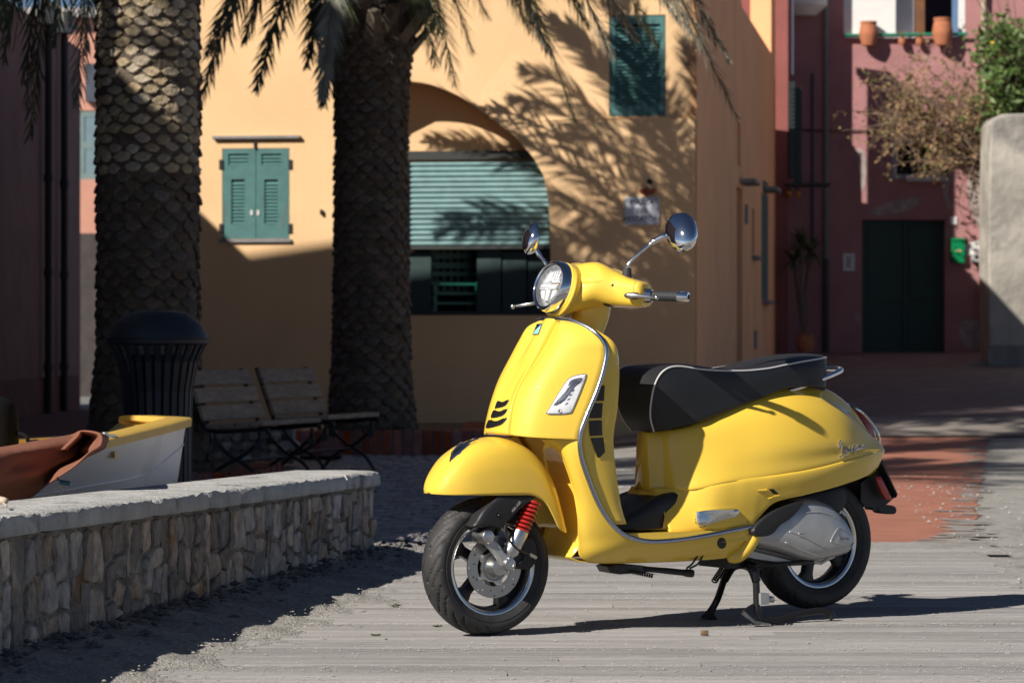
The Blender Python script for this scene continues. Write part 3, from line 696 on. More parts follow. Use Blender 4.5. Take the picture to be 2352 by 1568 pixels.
z4 = lambda x, y: ((1500 + x / 2.8) / 1.0884, (840 + y / 2.8) / 1.0884)
so('passenger_footrest', patch(bb, [z4(*p) for p in [(670, 1240), (684, 1225), (800, 1208), (930, 1202), (958, 1215), (962, 1235), (940, 1258), (880, 1272), (820, 1292), (715, 1326), (690, 1328), (673, 1300)]], [(1.04, -.002), (1.0, .012), (.9, .017), (.5, .018)], 2), m_mach, sco, smooth=35)
so('footrest_gap', patch(bb, [z4(*p) for p in [(662, 1236), (680, 1219), (800, 1202), (934, 1196), (974, 1216), (972, 1250), (945, 1272), (880, 1280), (820, 1299), (718, 1334), (686, 1336), (666, 1304)]], [(1.0, .0012), (.5, .0014)], 2), m_satin, sco)
so('side_vent', patch(bb, [z4(*p) for p in [(1176, 1068), (1212, 1066), (1252, 1104), (1214, 1106)]], [(1.0, .0015), (.5, .002)], 0), m_satin, sco)
so('vent_blade', patch(bb, [z4(*p) for p in [(1085, 1080), (1170, 1068), (1180, 1076), (1172, 1082)]], [(1.0, -.001), (.7, .006)], 0), m_yel, sco, smooth=40)
so('vent_blade', patch(bb, [z4(*p) for p in [(1160, 1138), (1215, 1112), (1262, 1110), (1240, 1122)]], [(1.0, -.001), (.7, .006)], 0), m_yel, sco, smooth=40)
so('cowl_screw', patch(bb, circ(4, 10, z4(1030, 1296)), [(1, .001), (.5, .0015)], 0), m_satin, sco)
# script emblem
VS = [[(.0, .62), (.02, .9), (.07, 1.02), (.105, .9), (.085, .5), (.11, .12), (.17, .3), (.245, .55)], [(.235, .27), (.31, .34), (.35, .46), (.30, .54), (.255, .40), (.27, .22), (.35, .2), (.39, .28)],
      [(.39, .28), (.46, .52), (.475, .36), (.475, .22), (.42, .2), (.50, .28)], [(.50, .28), (.565, .52), (.55, .2), (.535, .0), (.565, .42), (.635, .5), (.665, .36), (.61, .23), (.69, .28)],
      [(.84, .47), (.76, .5), (.715, .35), (.755, .22), (.83, .32), (.85, .48), (.845, .26), (.9, .21), (1.0, .36)], [(.13, .10), (.03, .0), (.0, .03), (.14, .05), (.33, .10)]]
def script(bv, ax, bx, up, r, off=.003, fat=1):
    """ax, bx: survey pixels of the left and right foot of the word; up: pixel vector of its height"""
    b = MB(); ax, bx, up = map(np.array, (ax, bx, up)); full = np.linalg.norm(bx - ax)
    for k, line in enumerate(VS):
        q = cr(line, 5); P = [hit(bv, *(ax + (bx - ax) * p[0] + up * p[1]), off)[0] for p in q]
        rr = np.full(len(P), r) * (1.9 if False else 1)
        if k == 0: rr = r * (1 + .35 * np.exp(-((np.arange(len(P)) - 12) / 6.) ** 2))
        b.add(tube(P, rr, 6))
    return b.vf
so('script_emblem', script(bb, (1926, 1050), (1986, 1036), np.array([-1, -36.]), .0024, .004), m_chr, sco)

# ---- seat
sk = [((.634, .686), (.640, .685), .072, (.650, .686)), ((.606, .732), (.612, .735), .092, (.670, .689)), ((.602, .79), (.603, .79), .110, (.70, .697)), ((.616, .85), (.609, .853), .126, (.75, .708)),
      ((.65, .898), (.633, .898), .143, (.80, .720)), ((.72, .9205), (.688, .914), .148, (.85, .737)), ((.80, .921), (.80, .902), .153, (.90, .753)), ((.945, .902), (.95, .897), .157, (.99, .783)),
      ((1.06, .914), (1.06, .904), .158, (1.10, .818)), ((1.14, .937), (1.14, .916), .155, (1.16, .834)), ((1.23, .952), (1.22, .928), .15, (1.24, .838)), ((1.32, .957), (1.30, .938), .142, (1.30, .836)),
      ((1.372, .955), (1.35, .942), .118, (1.35, .834)), ((1.392, .948), (1.384, .94), .066, (1.38, .834)), ((1.397, .944), (1.394, .938), .0, (1.39, .834))]
top = []; sideg = []; pipeL = []
for (T, P_, b, B_) in sk:
    half = [(T[0], 0, T[1]), (T[0] + (P_[0] - T[0]) * .25, b * .5, T[1] + (P_[1] - T[1]) * .18), (T[0] + (P_[0] - T[0]) * .7, b * .86, T[1] + (P_[1] - T[1]) * .6), (P_[0], b, P_[1])]
    top.append(sym(half)); pipeL.append((P_[0], b, P_[1]))
    bb_ = max(b - .03, 0) if b > .1 else b * .75
    sideg.append([(P_[0], b, P_[1]), (P_[0] + (B_[0] - P_[0]) * .3, b * 1.035, P_[1] + (B_[1] - P_[1]) * .3), (P_[0] + (B_[0] - P_[0]) * .75, b * 1.01, P_[1] + (B_[1] - P_[1]) * .75), (B_[0], b * .97, B_[1]), (B_[0], b * .6, B_[1] + .004)])
vtop = loft(top, 5, 4); vs_ = loft([[S(*p) for p in r] for r in sideg], 5, 4)
sd = so('seat', vtop, mat('seat_top_vinyl', (.017, .018, .022), .48, var=.08, bump=.35, bs=900), sco, smooth=True)
so('seat_side', vs_, m_seat, sd, smooth=True); so('seat_side', mir(vs_), m_seat, sd, smooth=True)
so('piping', tube(cr([S(*p) for p in pipeL], 6), .0032, 8), m_pipe, sd); so('piping', tube(cr([S(p[0], -p[1], p[2]) for p in pipeL], 6), .0032, 8), m_pipe, sd)
so('seat_base', prism([(.68, -.1), (.9, -.125), (1.37, -.09), (1.37, .09), (.9, .125), (.68, .1)], lambda x, y: S(x, y, .705 + max(0, x - .75) * .26 - max(0, x - 1.2) * .24), lambda x, y: S(x, y, .73 + max(0, x - .75) * .25 - max(0, x - 1.2) * .22)), m_blk, sco)
# grab rail
gl = [S(1.19, .118, .825), S(1.235, .128, .838), S(1.31, .128, .861), S(1.385, .115, .882), S(1.44, .088, .895), S(1.466, .042, .90), S(1.472, 0, .901)]
gr = gl + [(p[0], -p[1], p[2]) for p in gl[-2::-1]]
so('grab_rail', tube(cr(gr, 6), .0095, 12), m_chr, sco, smooth=True)
# tail lamp, plate carrier, reflectors
tlp = []
for (u, w, b, o) in ((1.548, .757, .03, 0), (1.572, .735, .046, .012), (1.603, .694, .05, .016), (1.628, .652, .046, .014), (1.643, .62, .03, .004)):
    tlp.append([S(u - .012, -b, w - .012), S(u + o * .8, -b * .8, w + o * .3), S(u + o, 0, w + o * .5), S(u + o * .8, b * .8, w + o * .3), S(u - .012, b, w - .012)])
so('tail_lamp', loft(tlp, 4, 4), m_redl, sco, smooth=60)
so('tail_lamp_bezel', tube(cr([S(1.535, .0, .772), S(1.54, .045, .757), S(1.565, .064, .735), S(1.605, .070, .690), S(1.635, .062, .645), S(1.65, .035, .615)], 5), .006, 8), m_chr, sco)
so('tail_lamp_bezel', tube(cr([S(1.535, .0, .772), S(1.54, -.045, .757), S(1.565, -.064, .735), S(1.605, -.070, .690), S(1.635, -.062, .645), S(1.65, -.035, .615)], 5), .006, 8), m_chr, sco)
pc = np.array(uw(2016, 1046, .09)); pd = np.array(uw(2061, 1140, .09)); dv = (pd - pc) / np.linalg.norm(pd - pc); nv_ = np.array([-dv[1], dv[0]])
if nv_[0] < 0: nv_ = -nv_
so('plate_carrier', rings_close([[S(*(q[:1]), v, q[1]) for v in (-.1, .1)] [::1] for q in []]) if False else prism([(-.10, .0), (-.085, -.012), (.085, -.012), (.10, .0), (.10, .165), (.085, .178), (-.085, .178), (-.10, .165)], lambda v, t: S((pc + dv * t)[0], v, (pc + dv * t)[1]), lambda v, t: S((pc + dv * t - nv_ * .006)[0], v, (pc + dv * t - nv_ * .006)[1])), m_blk, sco)
hug = pillow([(1966, 1108), (2004, 1082), (2014, 1050), (2022, 1080), (2044, 1140), (2026, 1156), (1999, 1165), (1975, 1163), (1966, 1150)], .03, [(-.06, 1), (.06, 1)], 0)
so('rear_mudguard', hug, m_blk, sco, smooth=30)
so('side_reflector', pillow([(2012, 1100), (2020, 1093), (2028, 1105), (2046, 1143), (2040, 1148), (2031, 1143), (2018, 1118)], .095, [(.088, 1), (.099, 1), (.102, .8)], 3), m_redl, sco)
so('reflector_mount', pillow([(1996, 1158), (2018, 1152), (2030, 1166), (2018, 1172), (1998, 1170)], .03, [(.0, 1), (.05, 1)], 0), m_blk, sco)
rfp = [(2011, 1160), (2019, 1157), (2046, 1160), (2054, 1166), (2055, 1174), (2048, 1180), (2018, 1178), (2011, 1171)]
so('rear_reflector', pillow(rfp, .04, [(.02, 1), (.05, 1), (.056, .85)], 2), m_blk, sco, smooth=40)
so('tail_bracket', pillow([(1960, 1075), (2008, 1056), (2014, 1088), (1990, 1094), (1964, 1096)], .05, [(-.05, 1), (.05, 1)], 0), m_yel, sco)
so('bracket_screw', cyl(P3(1988, 1086, .05), P3(1988, 1086, .062), .007, 10), m_chr, sco)

# ---- engine, transmission cover, airbox
cvr = [(1742, 1203), (1790, 1167), (1846, 1144), (1890, 1150), (1925, 1172), (1952, 1205), (1966, 1241), (1959, 1264), (1938, 1275), (1900, 1283), (1870, 1287), (1845, 1283), (1800, 1268), (1752, 1254), (1722, 1243), (1716, 1225)]
cover = pillow(cvr, .19, [(.09, .985), (.15, 1.0), (.178, .985), (.196, .93), (.208, .8), (.214, .55), (.216, .25)], 5)
so('transmission_cover', cover, m_cast, sco, smooth=True); bc = bvh_of(cover)
z5 = lambda x, y: ((1830 + x / 4.9) / 1.0884, (1240 + y / 4.9) / 1.0884)
lp = [z5(*p) for p in [(1210, 540), (1290, 400), (1340, 398), (1480, 490), (1500, 530), (1460, 605), (1350, 592), (1230, 562)]]
so('cover_panel', tube([hit(bc, *p, .001)[0] for p in closed_cr(lp, 4)] , .0016, 6, closed=True), m_cast, sco)
so('script_emblem', script(bc, z5(1305, 540), z5(1430, 552), np.array([0, -17.]), .0011, .0014), m_alu, sco)
for q in ([(700, 430), (860, 488), (1000, 560), (1150, 640)], [(650, 560), (800, 640), (960, 700), (1150, 755)], [(900, 195), (1080, 195), (1230, 240), (1330, 300)]):
    so('cover_rib', seam(bc, [z5(*p) for p in q], .0035, 5, -.0005), m_cast, sco, smooth=True)
air = pillow([(1730, 1205), (1770, 1168), (1822, 1142), (1880, 1128), (1930, 1118), (1948, 1124), (1950, 1150), (1940, 1172), (1918, 1172), (1880, 1160), (1840, 1150), (1790, 1185), (1760, 1215)], .15, [(.0, 1), (.13, 1), (.145, .95), (.15, .8)], 3)
so('air_filter_box', air, m_blk, sco, smooth=40)
so('intake_cover', pillow([(1728, 1214), (1760, 1184), (1800, 1162), (1845, 1150), (1832, 1172), (1812, 1192), (1790, 1206), (1770, 1228), (1745, 1232), (1730, 1228)], .215, [(.12, 1), (.213, 1), (.221, .94), (.223, .7)], 3), m_blk, sco, smooth=40)
so('belly_casting', pillow([(1706, 1232), (1740, 1238), (1790, 1256), (1830, 1272), (1842, 1283), (1826, 1292), (1780, 1290), (1730, 1284), (1700, 1276)], .15, [(-.05, 1), (.14, 1), (.15, .9)], 0), m_cast, sco, smooth=30)
for k in range(4):
    so('cooling_rib', tube([P3(1712, 1236 + k * 7.5, .152), P3(1832, 1268 + k * 6.5, .152)], .0042, 8), mat('dark_casting', (.16, .16, .165), .45, .8, var=.1, vs=20), sco)
so('engine_block', box(.92, 1.3, -.12, .06, .20, .42), m_satin, sco, smooth=False)
so('rear_hub_cover', pillow([(1838, 1280), (1858, 1290), (1880, 1293), (1905, 1286), (1918, 1276), (1880, 1262), (1850, 1264)], .10, [(.05, 1), (.10, 1), (.106, .9)], 3), mat('warm_casting', (.55, .5, .42), .35, .7, var=.1), sco, smooth=40)
so('brake_cable', tube(cr([P3(1722, 1284, .15), P3(1760, 1295, .16), P3(1800, 1293, .165), P3(1850, 1290, .16), P3(1878, 1291, .14)], 5), .006, 8), m_satin, sco)
so('lever_arm', tube([P3(1868, 1288, .15), P3(1886, 1292, .15), P3(1902, 1282, .15)], .007, 8), m_cast, sco)
so('rear_shock', tube([S(1.42, .12, .33), S(1.36, .12, .52)], .022, 12), m_blk, sco); so('silencer', tube(cr([S(1.02, -.15, .30), S(1.2, -.17, .32), S(1.45, -.17, .36), S(1.56, -.165, .38)], 4), [.03, .035, .04, .05, .055, .06, .06, .06, .06, .058, .055, .05, .045][:13], 16), m_alu, sco)
so('frame_bolt', tube([P3(1925, 1173, .13), P3(1938, 1182, .13)], [.014, .010], 10), m_alu, sco)
# side stand folded up, centre stand down
so('fairing_grommet', patch(bl, [(1657 + 10.5 * math.cos(a), 1246 + 12.5 * math.sin(a)) for a in np.linspace(0, 6.28, 19)[:-1]], [(1.02, -.001), (1, .003), (.8, .003)], 0), m_satin, sco, smooth=30)
so('fairing_hole', patch(bl, [(1698 + 4.5 * math.cos(a), 1266 + 4.5 * math.sin(a)) for a in np.linspace(0, 6.28, 13)[:-1]], [(1, .001), (.6, .0015)], 0), m_satin, sco)
so('sill_end', tube(cr([P3(1735, 1206, .188), P3(1733, 1224, .186), P3(1722, 1248, .18), P3(1700, 1272, .165), P3(1672, 1284, .15)], 5), [.014, .018, .022, .024, .026, .026, .026, .026, .026, .026, .026, .026, .026, .026, .026, .026, .026, .024, .022, .018, .012], 12), m_yel, sco, smooth=True)
ss = tube(cr([P3(1470, 1305, .13), P3(1530, 1310, .14), P3(1578, 1315, .15), P3(1590, 1316, .15)], 4), [.010] * 4 + [.011] * 4 + [.014] * 5, 12)
so('side_stand', ss, m_satin, sco, smooth=True)
so('side_stand_bracket', pillow([(1390, 1300), (1400, 1295), (1432, 1294), (1455, 1296), (1478, 1298), (1480, 1316), (1450, 1316), (1420, 1318), (1398, 1314)], .12, [(.06, 1), (.13, 1), (.14, .8)], 0), m_satin, sco)
so('side_stand_spring', spring(np.array(P3(1452, 1312, .15)), np.array(P3(1500, 1322, .15)), .007, .0022, 9, 8), m_satin, sco)
for dx in (0, 13): so('stand_tang', tube(cr([P3(1576 + dx * .6, 1305, .15), P3(1590 + dx, 1294, .158), P3(1602 + dx * .9, 1275, .165), P3(1606 + dx * .6, 1260, .165)], 4), .0035, 8), m_satin, sco)
csb = MB()
f0 = .015
def G(px, py, v): return np.array(P3(px, py, v))
fl = np.array(uw(1737, 1432, .20)); 
so('centre_stand', tube(cr([P3(1755, 1292, .10), P3(1728, 1302, .15), P3(1736, 1330, .16), P3(1738, 1380, .165), P3(1740, 1402, .168), P3(1752, 1421, .17), P3(1775, 1424, .17), P3(1830, 1410, .175), P3(1880, 1402, .18), P3(1905, 1405, .185), P3(1914, 1420, .19)], 5), .0125, 12), m_satin, sco, smooth=True)
so('centre_stand', tube(cr([P3(1700, 1297, .06), P3(1672, 1306, -.02), P3(1660, 1340, -.06), P3(1648, 1375, -.09), P3(1632, 1405, -.10), P3(1626, 1419, -.10)], 5), [.0125] * 18 + [.013, .014, .015, .016, .017, .018, .018, .018], 12), m_satin, sco, smooth=True)
so('stand_bridge', tube(cr([P3(1738, 1335, .16), P3(1726, 1306, .15), P3(1705, 1296, .08), P3(1682, 1302, .0), P3(1664, 1330, -.055)], 5), [.016] * 21, 12), m_satin, sco, smooth=True)
so('stand_foot', rings_close([[P3(x, y, v) for x, y in [(1703, 1410), (1709, 1402), (1735, 1425), (1770, 1431), (1768, 1434), (1735, 1433)]] for v in (.15, .19)]), mat('worn_steel', (.35, .34, .33), .45, .9, var=.25, vs=60), sco, smooth=30)
so('stand_foot_brace', tube(cr([P3(1704, 1410, .168), P3(1712, 1400, .168), P3(1726, 1391, .168), P3(1738, 1386, .166)], 4), .006, 8), m_satin, sco)
so('stand_foot', rings_close([[P3(x, y, v) for x, y in [(1608, 1419), (1616, 1408), (1636, 1404), (1648, 1421)]] for v in (-.13, -.08)]), m_satin, sco, smooth=30)
so('stand_spring', spring(np.array(P3(1668, 1293, .06)), np.array(P3(1640, 1335, -.03)), .010, .003, 10, 8), m_satin, sco)
so('stand_buffer', MB().add(xf(box(-.018, .018, -.014, .014, -.02, .02), Matrix.Translation(P3(1752, 1374, .175)))).add(cyl(P3(1758, 1374, .175), P3(1776, 1376, .175), .013, 14, .011)).vf, m_cast, sco)

# ---- headset, lamp, mirrors, bars
lc = np.array(P3(1263, 656, 0)); ld = np.array([-math.cos(R(17)), -.06, math.sin(R(17))]); ld /= np.linalg.norm(ld)     # centre of the lens, the way it looks
so('headlamp_bezel', lathe([(.074, .002), (.078, .009), (.083, .010), (.0885, .004), (.0925, -.012), (.094, -.034), (.0925, -.036)], lc, ld, 72), m_chr, sco, smooth=50)
b1 = lathe([(.0935, -.0352), (.0952, -.036), (.0955, -.041), (.093, -.042)], lc, ld, 72); so('bezel_edge', b1, m_yel, sco)
hl = so('headlamp', lathe([(.076, .004), (.07, .011), (.05, .017), (.025, .0195), (0, .020)], lc, ld, 64), glassy('lamp_glass'), sco, smooth=True)
so('lamp_bowl', lathe([(.077, .003), (.07, -.02), (.055, -.034), (.03, -.04), (0, -.042)], lc, ld, 48), mat('lamp_bowl_metal', (.62, .64, .68), .38, .6, var=.3, vs=60), hl, smooth=True)
m_refl2 = mat('lamp_facet', (.85, .87, .9), .25, .45, var=.1, vs=80); ex = np.cross([0, 0, 1.], ld); ex /= np.linalg.norm(ex); ey = np.cross(ld, ex)
LP = lambda x, y, z=0: tuple(lc + ex * x + ey * y + ld * z)
for q, z0, z1 in (([(-.05, .012), (-.025, .05), (.03, .052), (.058, .03), (.05, .012)], -.02, .0), ([(-.056, .004), (-.05, -.012), (.05, -.012), (.06, .004)], -.018, .003), ([(-.05, -.018), (-.02, -.018), (-.016, -.055), (-.035, -.05), (-.05, -.03)], -.02, .0),
                  ([(-.008, -.018), (.018, -.018), (.014, -.062), (-.006, -.062)], -.02, .004), ([(.026, -.018), (.054, -.018), (.045, -.04), (.024, -.058)], -.02, .0), ([(-.012, .016), (.01, .016), (.0, .046)], .0, .006)):
    so('lamp_reflector', prism(q, lambda x, y: LP(x, y, z0), lambda x, y: LP(x * .9, y * .9, z1)), m_refl2, hl, smooth=False)
for k in range(5): so('lamp_prism', prism([(-.02 + k * .014, .02), (-.012 + k * .014, .02), (-.006 + k * .014, .05), (-.014 + k * .014, .05)], lambda x, y: LP(x, y, -.002), lambda x, y: LP(x + .003, y, .004)), m_refl2, hl, smooth=False)
for k in range(3): so('lamp_prism', prism([(-.05, -.001 - k * .005), (.052, -.001 - k * .005), (.05, -.004 - k * .005), (-.048, -.004 - k * .005)], lambda x, y: LP(x, y, .002), lambda x, y: LP(x, y, .006)), m_refl2, hl, smooth=False)
# headset shell: sections run from the lamp out to each bar
def hsect(c, t, a, b, sq=1.0):
    t = np.array(t) / np.linalg.norm(t); up = np.array([0, 0, 1.]); up = up - t * (up @ t); up /= np.linalg.norm(up); s_ = np.cross(t, up); o = []
    for i in range(16):
        th = 2 * math.pi * i / 16; ca, sa = math.cos(th), math.sin(th)
        o.append(tuple(np.array(c) + s_ * a * math.copysign(abs(ca) ** sq, ca) + up * b * math.copysign(abs(sa) ** sq, sa)))
    return o
back = lc - ld * .037
sec = [hsect(back, -ld, .094, .094), hsect(back - ld * .025 + np.array([0, 0, 0]), -ld, .094, .094)]
c3 = np.array(P3(1365, 654, .06)); c4 = np.array(P3(1412, 664, .12)); c5 = np.array(P3(1446, 672, .175)); c6 = np.array(P3(1474, 676, .225)); c7 = np.array(P3(1484, 678, .238))
sec += [hsect(c3, (1, -.5, -.12), .083, .079), hsect(c4, (1, -.75, -.1), .068, .063, .9), hsect(c5, (.8, -1, -.05), .058, .052, .75), hsect(c6, (.6, -1, 0), .046, .045, .6), hsect(c7, (.5, -1, 0), .040, .039, .6)]
hs = loft(sec, 6, 3, cv=True, caps=True); so('headset', hs, m_yel, sco, smooth=55); so('headset', mir(hs), m_yel, sco, smooth=55)
so('dash_panel', ball((.44, 0, 1.205), 1, .13, .17, .055, 10), m_yel, sco, smooth=True)
bh = bvh_of(hs)
z0_ = lambda x, y: ((1240 + x / 3.92) / 1.0884, (500 + y / 3.92) / 1.0884)
so('indicator_slot', patch(bh, [z0_(*p) for p in [(1045, 1012), (1080, 1012), (1130, 1028), (1160, 1046), (1120, 1048), (1075, 1035)]], [(1, .001), (.6, .0016)], 2), m_satin, sco)
for q in [(1140, 832), (708, 1042), (770, 1106)]: so('screw_hole', patch(bh, circ(3.2, 10, z0_(*q)), [(1, .001), (.6, .0016)], 0), m_satin, sco)
so('lever_slot', patch(bh, [z0_(*p) for p in [(1256, 935), (1275, 912), (1330, 904), (1392, 906), (1392, 968), (1330, 970), (1275, 958)]], [(1, .0012), (.6, .0018)], 2), m_satin, sco)
so('headset_seam', seam(bh, [z0_(*p) for p in [(1372, 795), (1352, 830), (1350, 905)]], .001), m_gap, sco)
def side(vf): return vf
gi = P3(1484, 679, .24); gx = P3(1583, 682, .362)
gv = (np.array(gx) - np.array(gi)); gv /= np.linalg.norm(gv)
for mm in (lambda v: v, mir):
    so('grip_collar', mm(tube([gi, tuple(np.array(gi) + gv * .022)], [.026, .023], 20)), m_chr, sco, smooth=40)
    g_ = so('grip', mm(tube([tuple(np.array(gi) + gv * q) for q in np.linspace(.02, .112, 24)], [.0162 + .0011 * (k % 2) for k in range(24)], 18)), mat('grip_rubber', (.03, .032, .036), .6, var=.1), sco, smooth=False)
    so('bar_end', mm(tube([tuple(np.array(gi) + gv * q) for q in (.112, .116, .146, .152, .153)], [.0175, .0205, .0185, .0165, .009], 20)), m_chr, sco, smooth=30)
    so('bar_end_cap', mm(lathe([(0, 0), (.009, 0), (.009, .002), (.006, .003), (0, .001)], tuple(np.array(gi) + gv * .1525), gv, 16)), m_satin, sco)
    la = P3(1437, 678, .235); lb = P3(1460, 679, .265); lcx = P3(1490, 682, .295); le = P3(1503, 683, .305)
    so('brake_lever', mm(tube(cr([la, lb, lcx, le], 4), [.008, .009, .010, .010, .0095, .0085, .0075, .007, .0065, .0062, .006, .006, .006], 12)), m_alu, sco, smooth=True)
    so('lever_ball', mm(ball(P3(1508, 683.5, .308), .0085)), m_alu, sco, smooth=True)
# the right lever reaches past the lamp
rl = [P3(1262, 690, -.24), P3(1222, 697, -.27), P3(1185, 703, -.30)]
so('brake_lever', tube(rl, [.007, .0062, .0055], 12), m_alu, sco, smooth=True); so('lever_ball', ball(P3(1178, 704, -.305), .009), m_alu, sco, smooth=True)
# mirrors
mb_ = hit(bh, 1440, 634)[0]; mbase = np.array(P3(1440, 628, .165))
so('mirror_boot', lathe([(.016, -.02), (.0165, .0), (.015, .022), (.012, .024), (0, .025)], tuple(mbase + np.array([0, 0, -.005])), (0.05, 0, 1), 20), m_rub, sco, smooth=40)
stem = cr([mbase + [0, 0, .015], P3(1441, 612, .168), P3(1447, 602, .172), P3(1470, 580, .19), P3(1499, 557, .21), P3(1531, 540, .24)], 5)
ms = so('mirror_stem', tube(stem, [.0058] * 20 + [.009, .0095, .010, .0105, .0108, .011], 12), m_chr, sco, smooth=True)
def mirror(c, n, rx, ry, parent, sk=0, dp=1):
    n = np.array(n, float); n /= np.linalg.norm(n); e1 = np.cross([0, 0, 1.], n); e1 /= np.linalg.norm(e1); e2 = np.cross(n, e1); rr = []
    for (s, z_) in ((.95, -.004), (1.0, -.002), (1.0, .006), (.97, .018), (.86, .036), (.68, .050), (.42, .060), (.12, .064)):
        z = z_ * dp; rr.append([tuple(np.array(c) + e2 * ry * -.75 * max(0, z) / .064 + e1 * rx * sk * max(0, z) / .064 + e1 * rx * s * math.cos(t) + e2 * ry * s * math.sin(t) + n * z) for t in np.linspace(0, 2 * math.pi, 33)[:-1]])
    so('mirror_shell', rings_close(rr, True, True), m_chr, parent, smooth=50)
    so('mirror_glass', rings_close([[tuple(np.array(c) + e1 * rx * s * math.cos(t) + e2 * ry * s * math.sin(t) - n * (.0045 + z)) for t in np.linspace(0, 2 * math.pi, 33)[:-1]] for s, z in ((.93, 0), (.9, .001))]), m_mirr, parent, smooth=False)
mirror(P3(1564, 528, .275), (-.75, -.62, -.06), .058, .059, ms, .5)
mbr = np.array(P3(1262, 628, -.165))
stem2 = cr([mbr + [0, 0, -.06], P3(1256, 612, -.17), P3(1240, 588, -.185), P3(1226, 565, -.20), P3(1222, 558, -.205)], 5)
ms2 = so('mirror_stem', tube(stem2, [.006] * 10 + [.0085] * 5 + [.0105] * 6, 12), m_chr, sco, smooth=True)
mirror(P3(1224, 546, -.215), (-.97, .10, .05), .050, .055, ms2, .2, .55)
so('mirror_boot', lathe([(.016, -.02), (.0165, .0), (.015, .022), (0, .025)], tuple(mbr + np.array([0, 0, -.03])), (0, 0, 1), 16), m_rub, sco)
# front indicators
ind = [z2(*p) for p in [(1284, 996), (1300, 955), (1420, 760), (1480, 672), (1520, 640), (1580, 620), (1664, 612), (1640, 690), (1590, 820), (1530, 960), (1505, 990), (1400, 1000)]]
bsh = bvh_of(shield)
il = so('front_indicator', patch(bsh, ind, [(1.0, .001), (.97, .007), (.93, .0085), (.5, .010)], 2), mat('indicator_shell', (.78, .80, .82), .15, var=.05, vs=90, coat=1), sco, smooth=40)
so('indicator_rim', tube([hit(bsh, *p, .004)[0] for p in closed_cr(ind, 3)], .0022, 6, closed=True), m_chr, il)
dk = [z2(*p) for p in [(1345, 915), (1470, 770), (1500, 690), (1540, 660), (1622, 645), (1610, 690), (1540, 750), (1470, 840), (1420, 900)]]
so('indicator_bulb_bay', patch(bsh, dk, [(1, .010), (.6, .0112)], 2), mat('bulb_bay', (.22, .22, .24), .2, .6, var=.6, vs=120, coat=1), il)
for k in range(4):
    so('indicator_rib', seam(bsh, [z2(1372 + k * 24, 905 - k * 12), z2(1470 + k * 24, 775 - k * 14), z2(1540 + k * 20, 668 + k * 2)], .0014, 3, .0118), m_refl, il)
for k in range(4):
    so('indicator_prism', patch(bsh, [z2(*p) for p in [(1450 + k * 22, 915 - k * 42), (1480 + k * 22, 905 - k * 42), (1492 + k * 20, 880 - k * 42), (1464 + k * 20, 890 - k * 42)]], [(1, .010), (.5, .0125)], 0), m_refl, il)
so('indicator_screw', patch(bsh, circ(4, 10, z2(1405, 970)), [(1, .010), (.7, .0125), (.4, .0115)], 0), m_alu, il)
il2 = so('front_indicator', mir(patch(bsh, ind, [(1.0, .001), (.97, .007), (.93, .0085), (.5, .010)], 2)), MATS['indicator_shell'], sco, smooth=40)
# small lettering on the fork cover
tp = np.array(P3(1186, 1163, .124)); e1 = np.array(P3(1200, 1148, .124)) - np.array(P3(1176, 1176, .124)); e1 /= np.linalg.norm(e1); nn = np.array([0, -1., 0]); e2 = np.cross(nn, e1)
def text_mesh(body, size, ext):
    c = bpy.data.curves.new('lettering', 'FONT'); c.body = body; c.size = size; c.align_x = 'CENTER'; c.align_y = 'CENTER'; c.extrude = ext; c.resolution_u = 2
    o = bpy.data.objects.new('lettering', c); COL.objects.link(o); me = bpy.data.meshes.new_from_object(o.evaluated_get(bpy.context.evaluated_depsgraph_get())); bpy.data.objects.remove(o); me.materials.clear(); return me
to = bpy.data.objects.new('lettering', text_mesh('ABS-ASR', .013, .0002)); COL.objects.link(to); to.parent = sco; to.data.materials.append(m_pipe)
Mx = Matrix.Identity(4)
for i_ in range(3): Mx[i_][0] = e1[i_]; Mx[i_][1] = e2[i_]; Mx[i_][2] = nn[i_]; Mx[i_][3] = tp[i_]
to.matrix_local = Mx
# ------------------------------------------------------------------ buildings
class Fr:
    """an upright plane: foot point, direction along it (to the right as seen from the front), direction out of it"""
    def __init__(s, o, ang):
        s.o = np.array(o, float); s.e = np.array([math.cos(ang), math.sin(ang)]); s.n = np.array([s.e[1], -s.e[0]])
    def __call__(s, px, py, out=0):
        r = ray(px, py); t = ((s.o + s.n * out) @ s.n) / (r[:2] @ s.n); P = t * r
        return float((P[:2] - s.o) @ s.e), float(H + P[2])
    def P(s, a, z, out=0): p = s.o + s.e * a + s.n * out; return (p[0], p[1], z)
    def box(s, a0, a1, z0, z1, o0, o1):
        V = [s.P(a, z, o) for z in (z0, z1) for (a, o) in ((a0, o0), (a1, o0), (a1, o1), (a0, o1))]
        return V, [(0, 3, 2, 1), (4, 5, 6, 7), (0, 1, 5, 4), (1, 2, 6, 5), (2, 3, 7, 6), (3, 0, 4, 7)]
    def prism(s, poly, o0, o1, holes=()):
        return prism(poly, lambda a, z: s.P(a, z, o0), lambda a, z: s.P(a, z, o1), holes)
    def px(s, pts, out=0): return [s(x, y, out) for x, y in pts]
def rect(fr, x0, y0, x1, y1, out=0):
    a = fr(x0, y1, out); b = fr(x1, y0, out); return a[0], b[0], a[1], b[1]
m_och = mat('ochre_plaster', (.775, .52, .285), .9, var=.07, vs=1.2, bump=.18, bs=30, stain=((.75, .50, .27), .9, .56, .8))
m_och2 = mat('ochre_plaster_bounce', (.96, .49, .245), .9, var=.06, vs=1.0, bump=.18, bs=30, stain=((.80, .43, .25), .9, .5, .75))  # plaster lightened and reddened, bounced light put into the colour
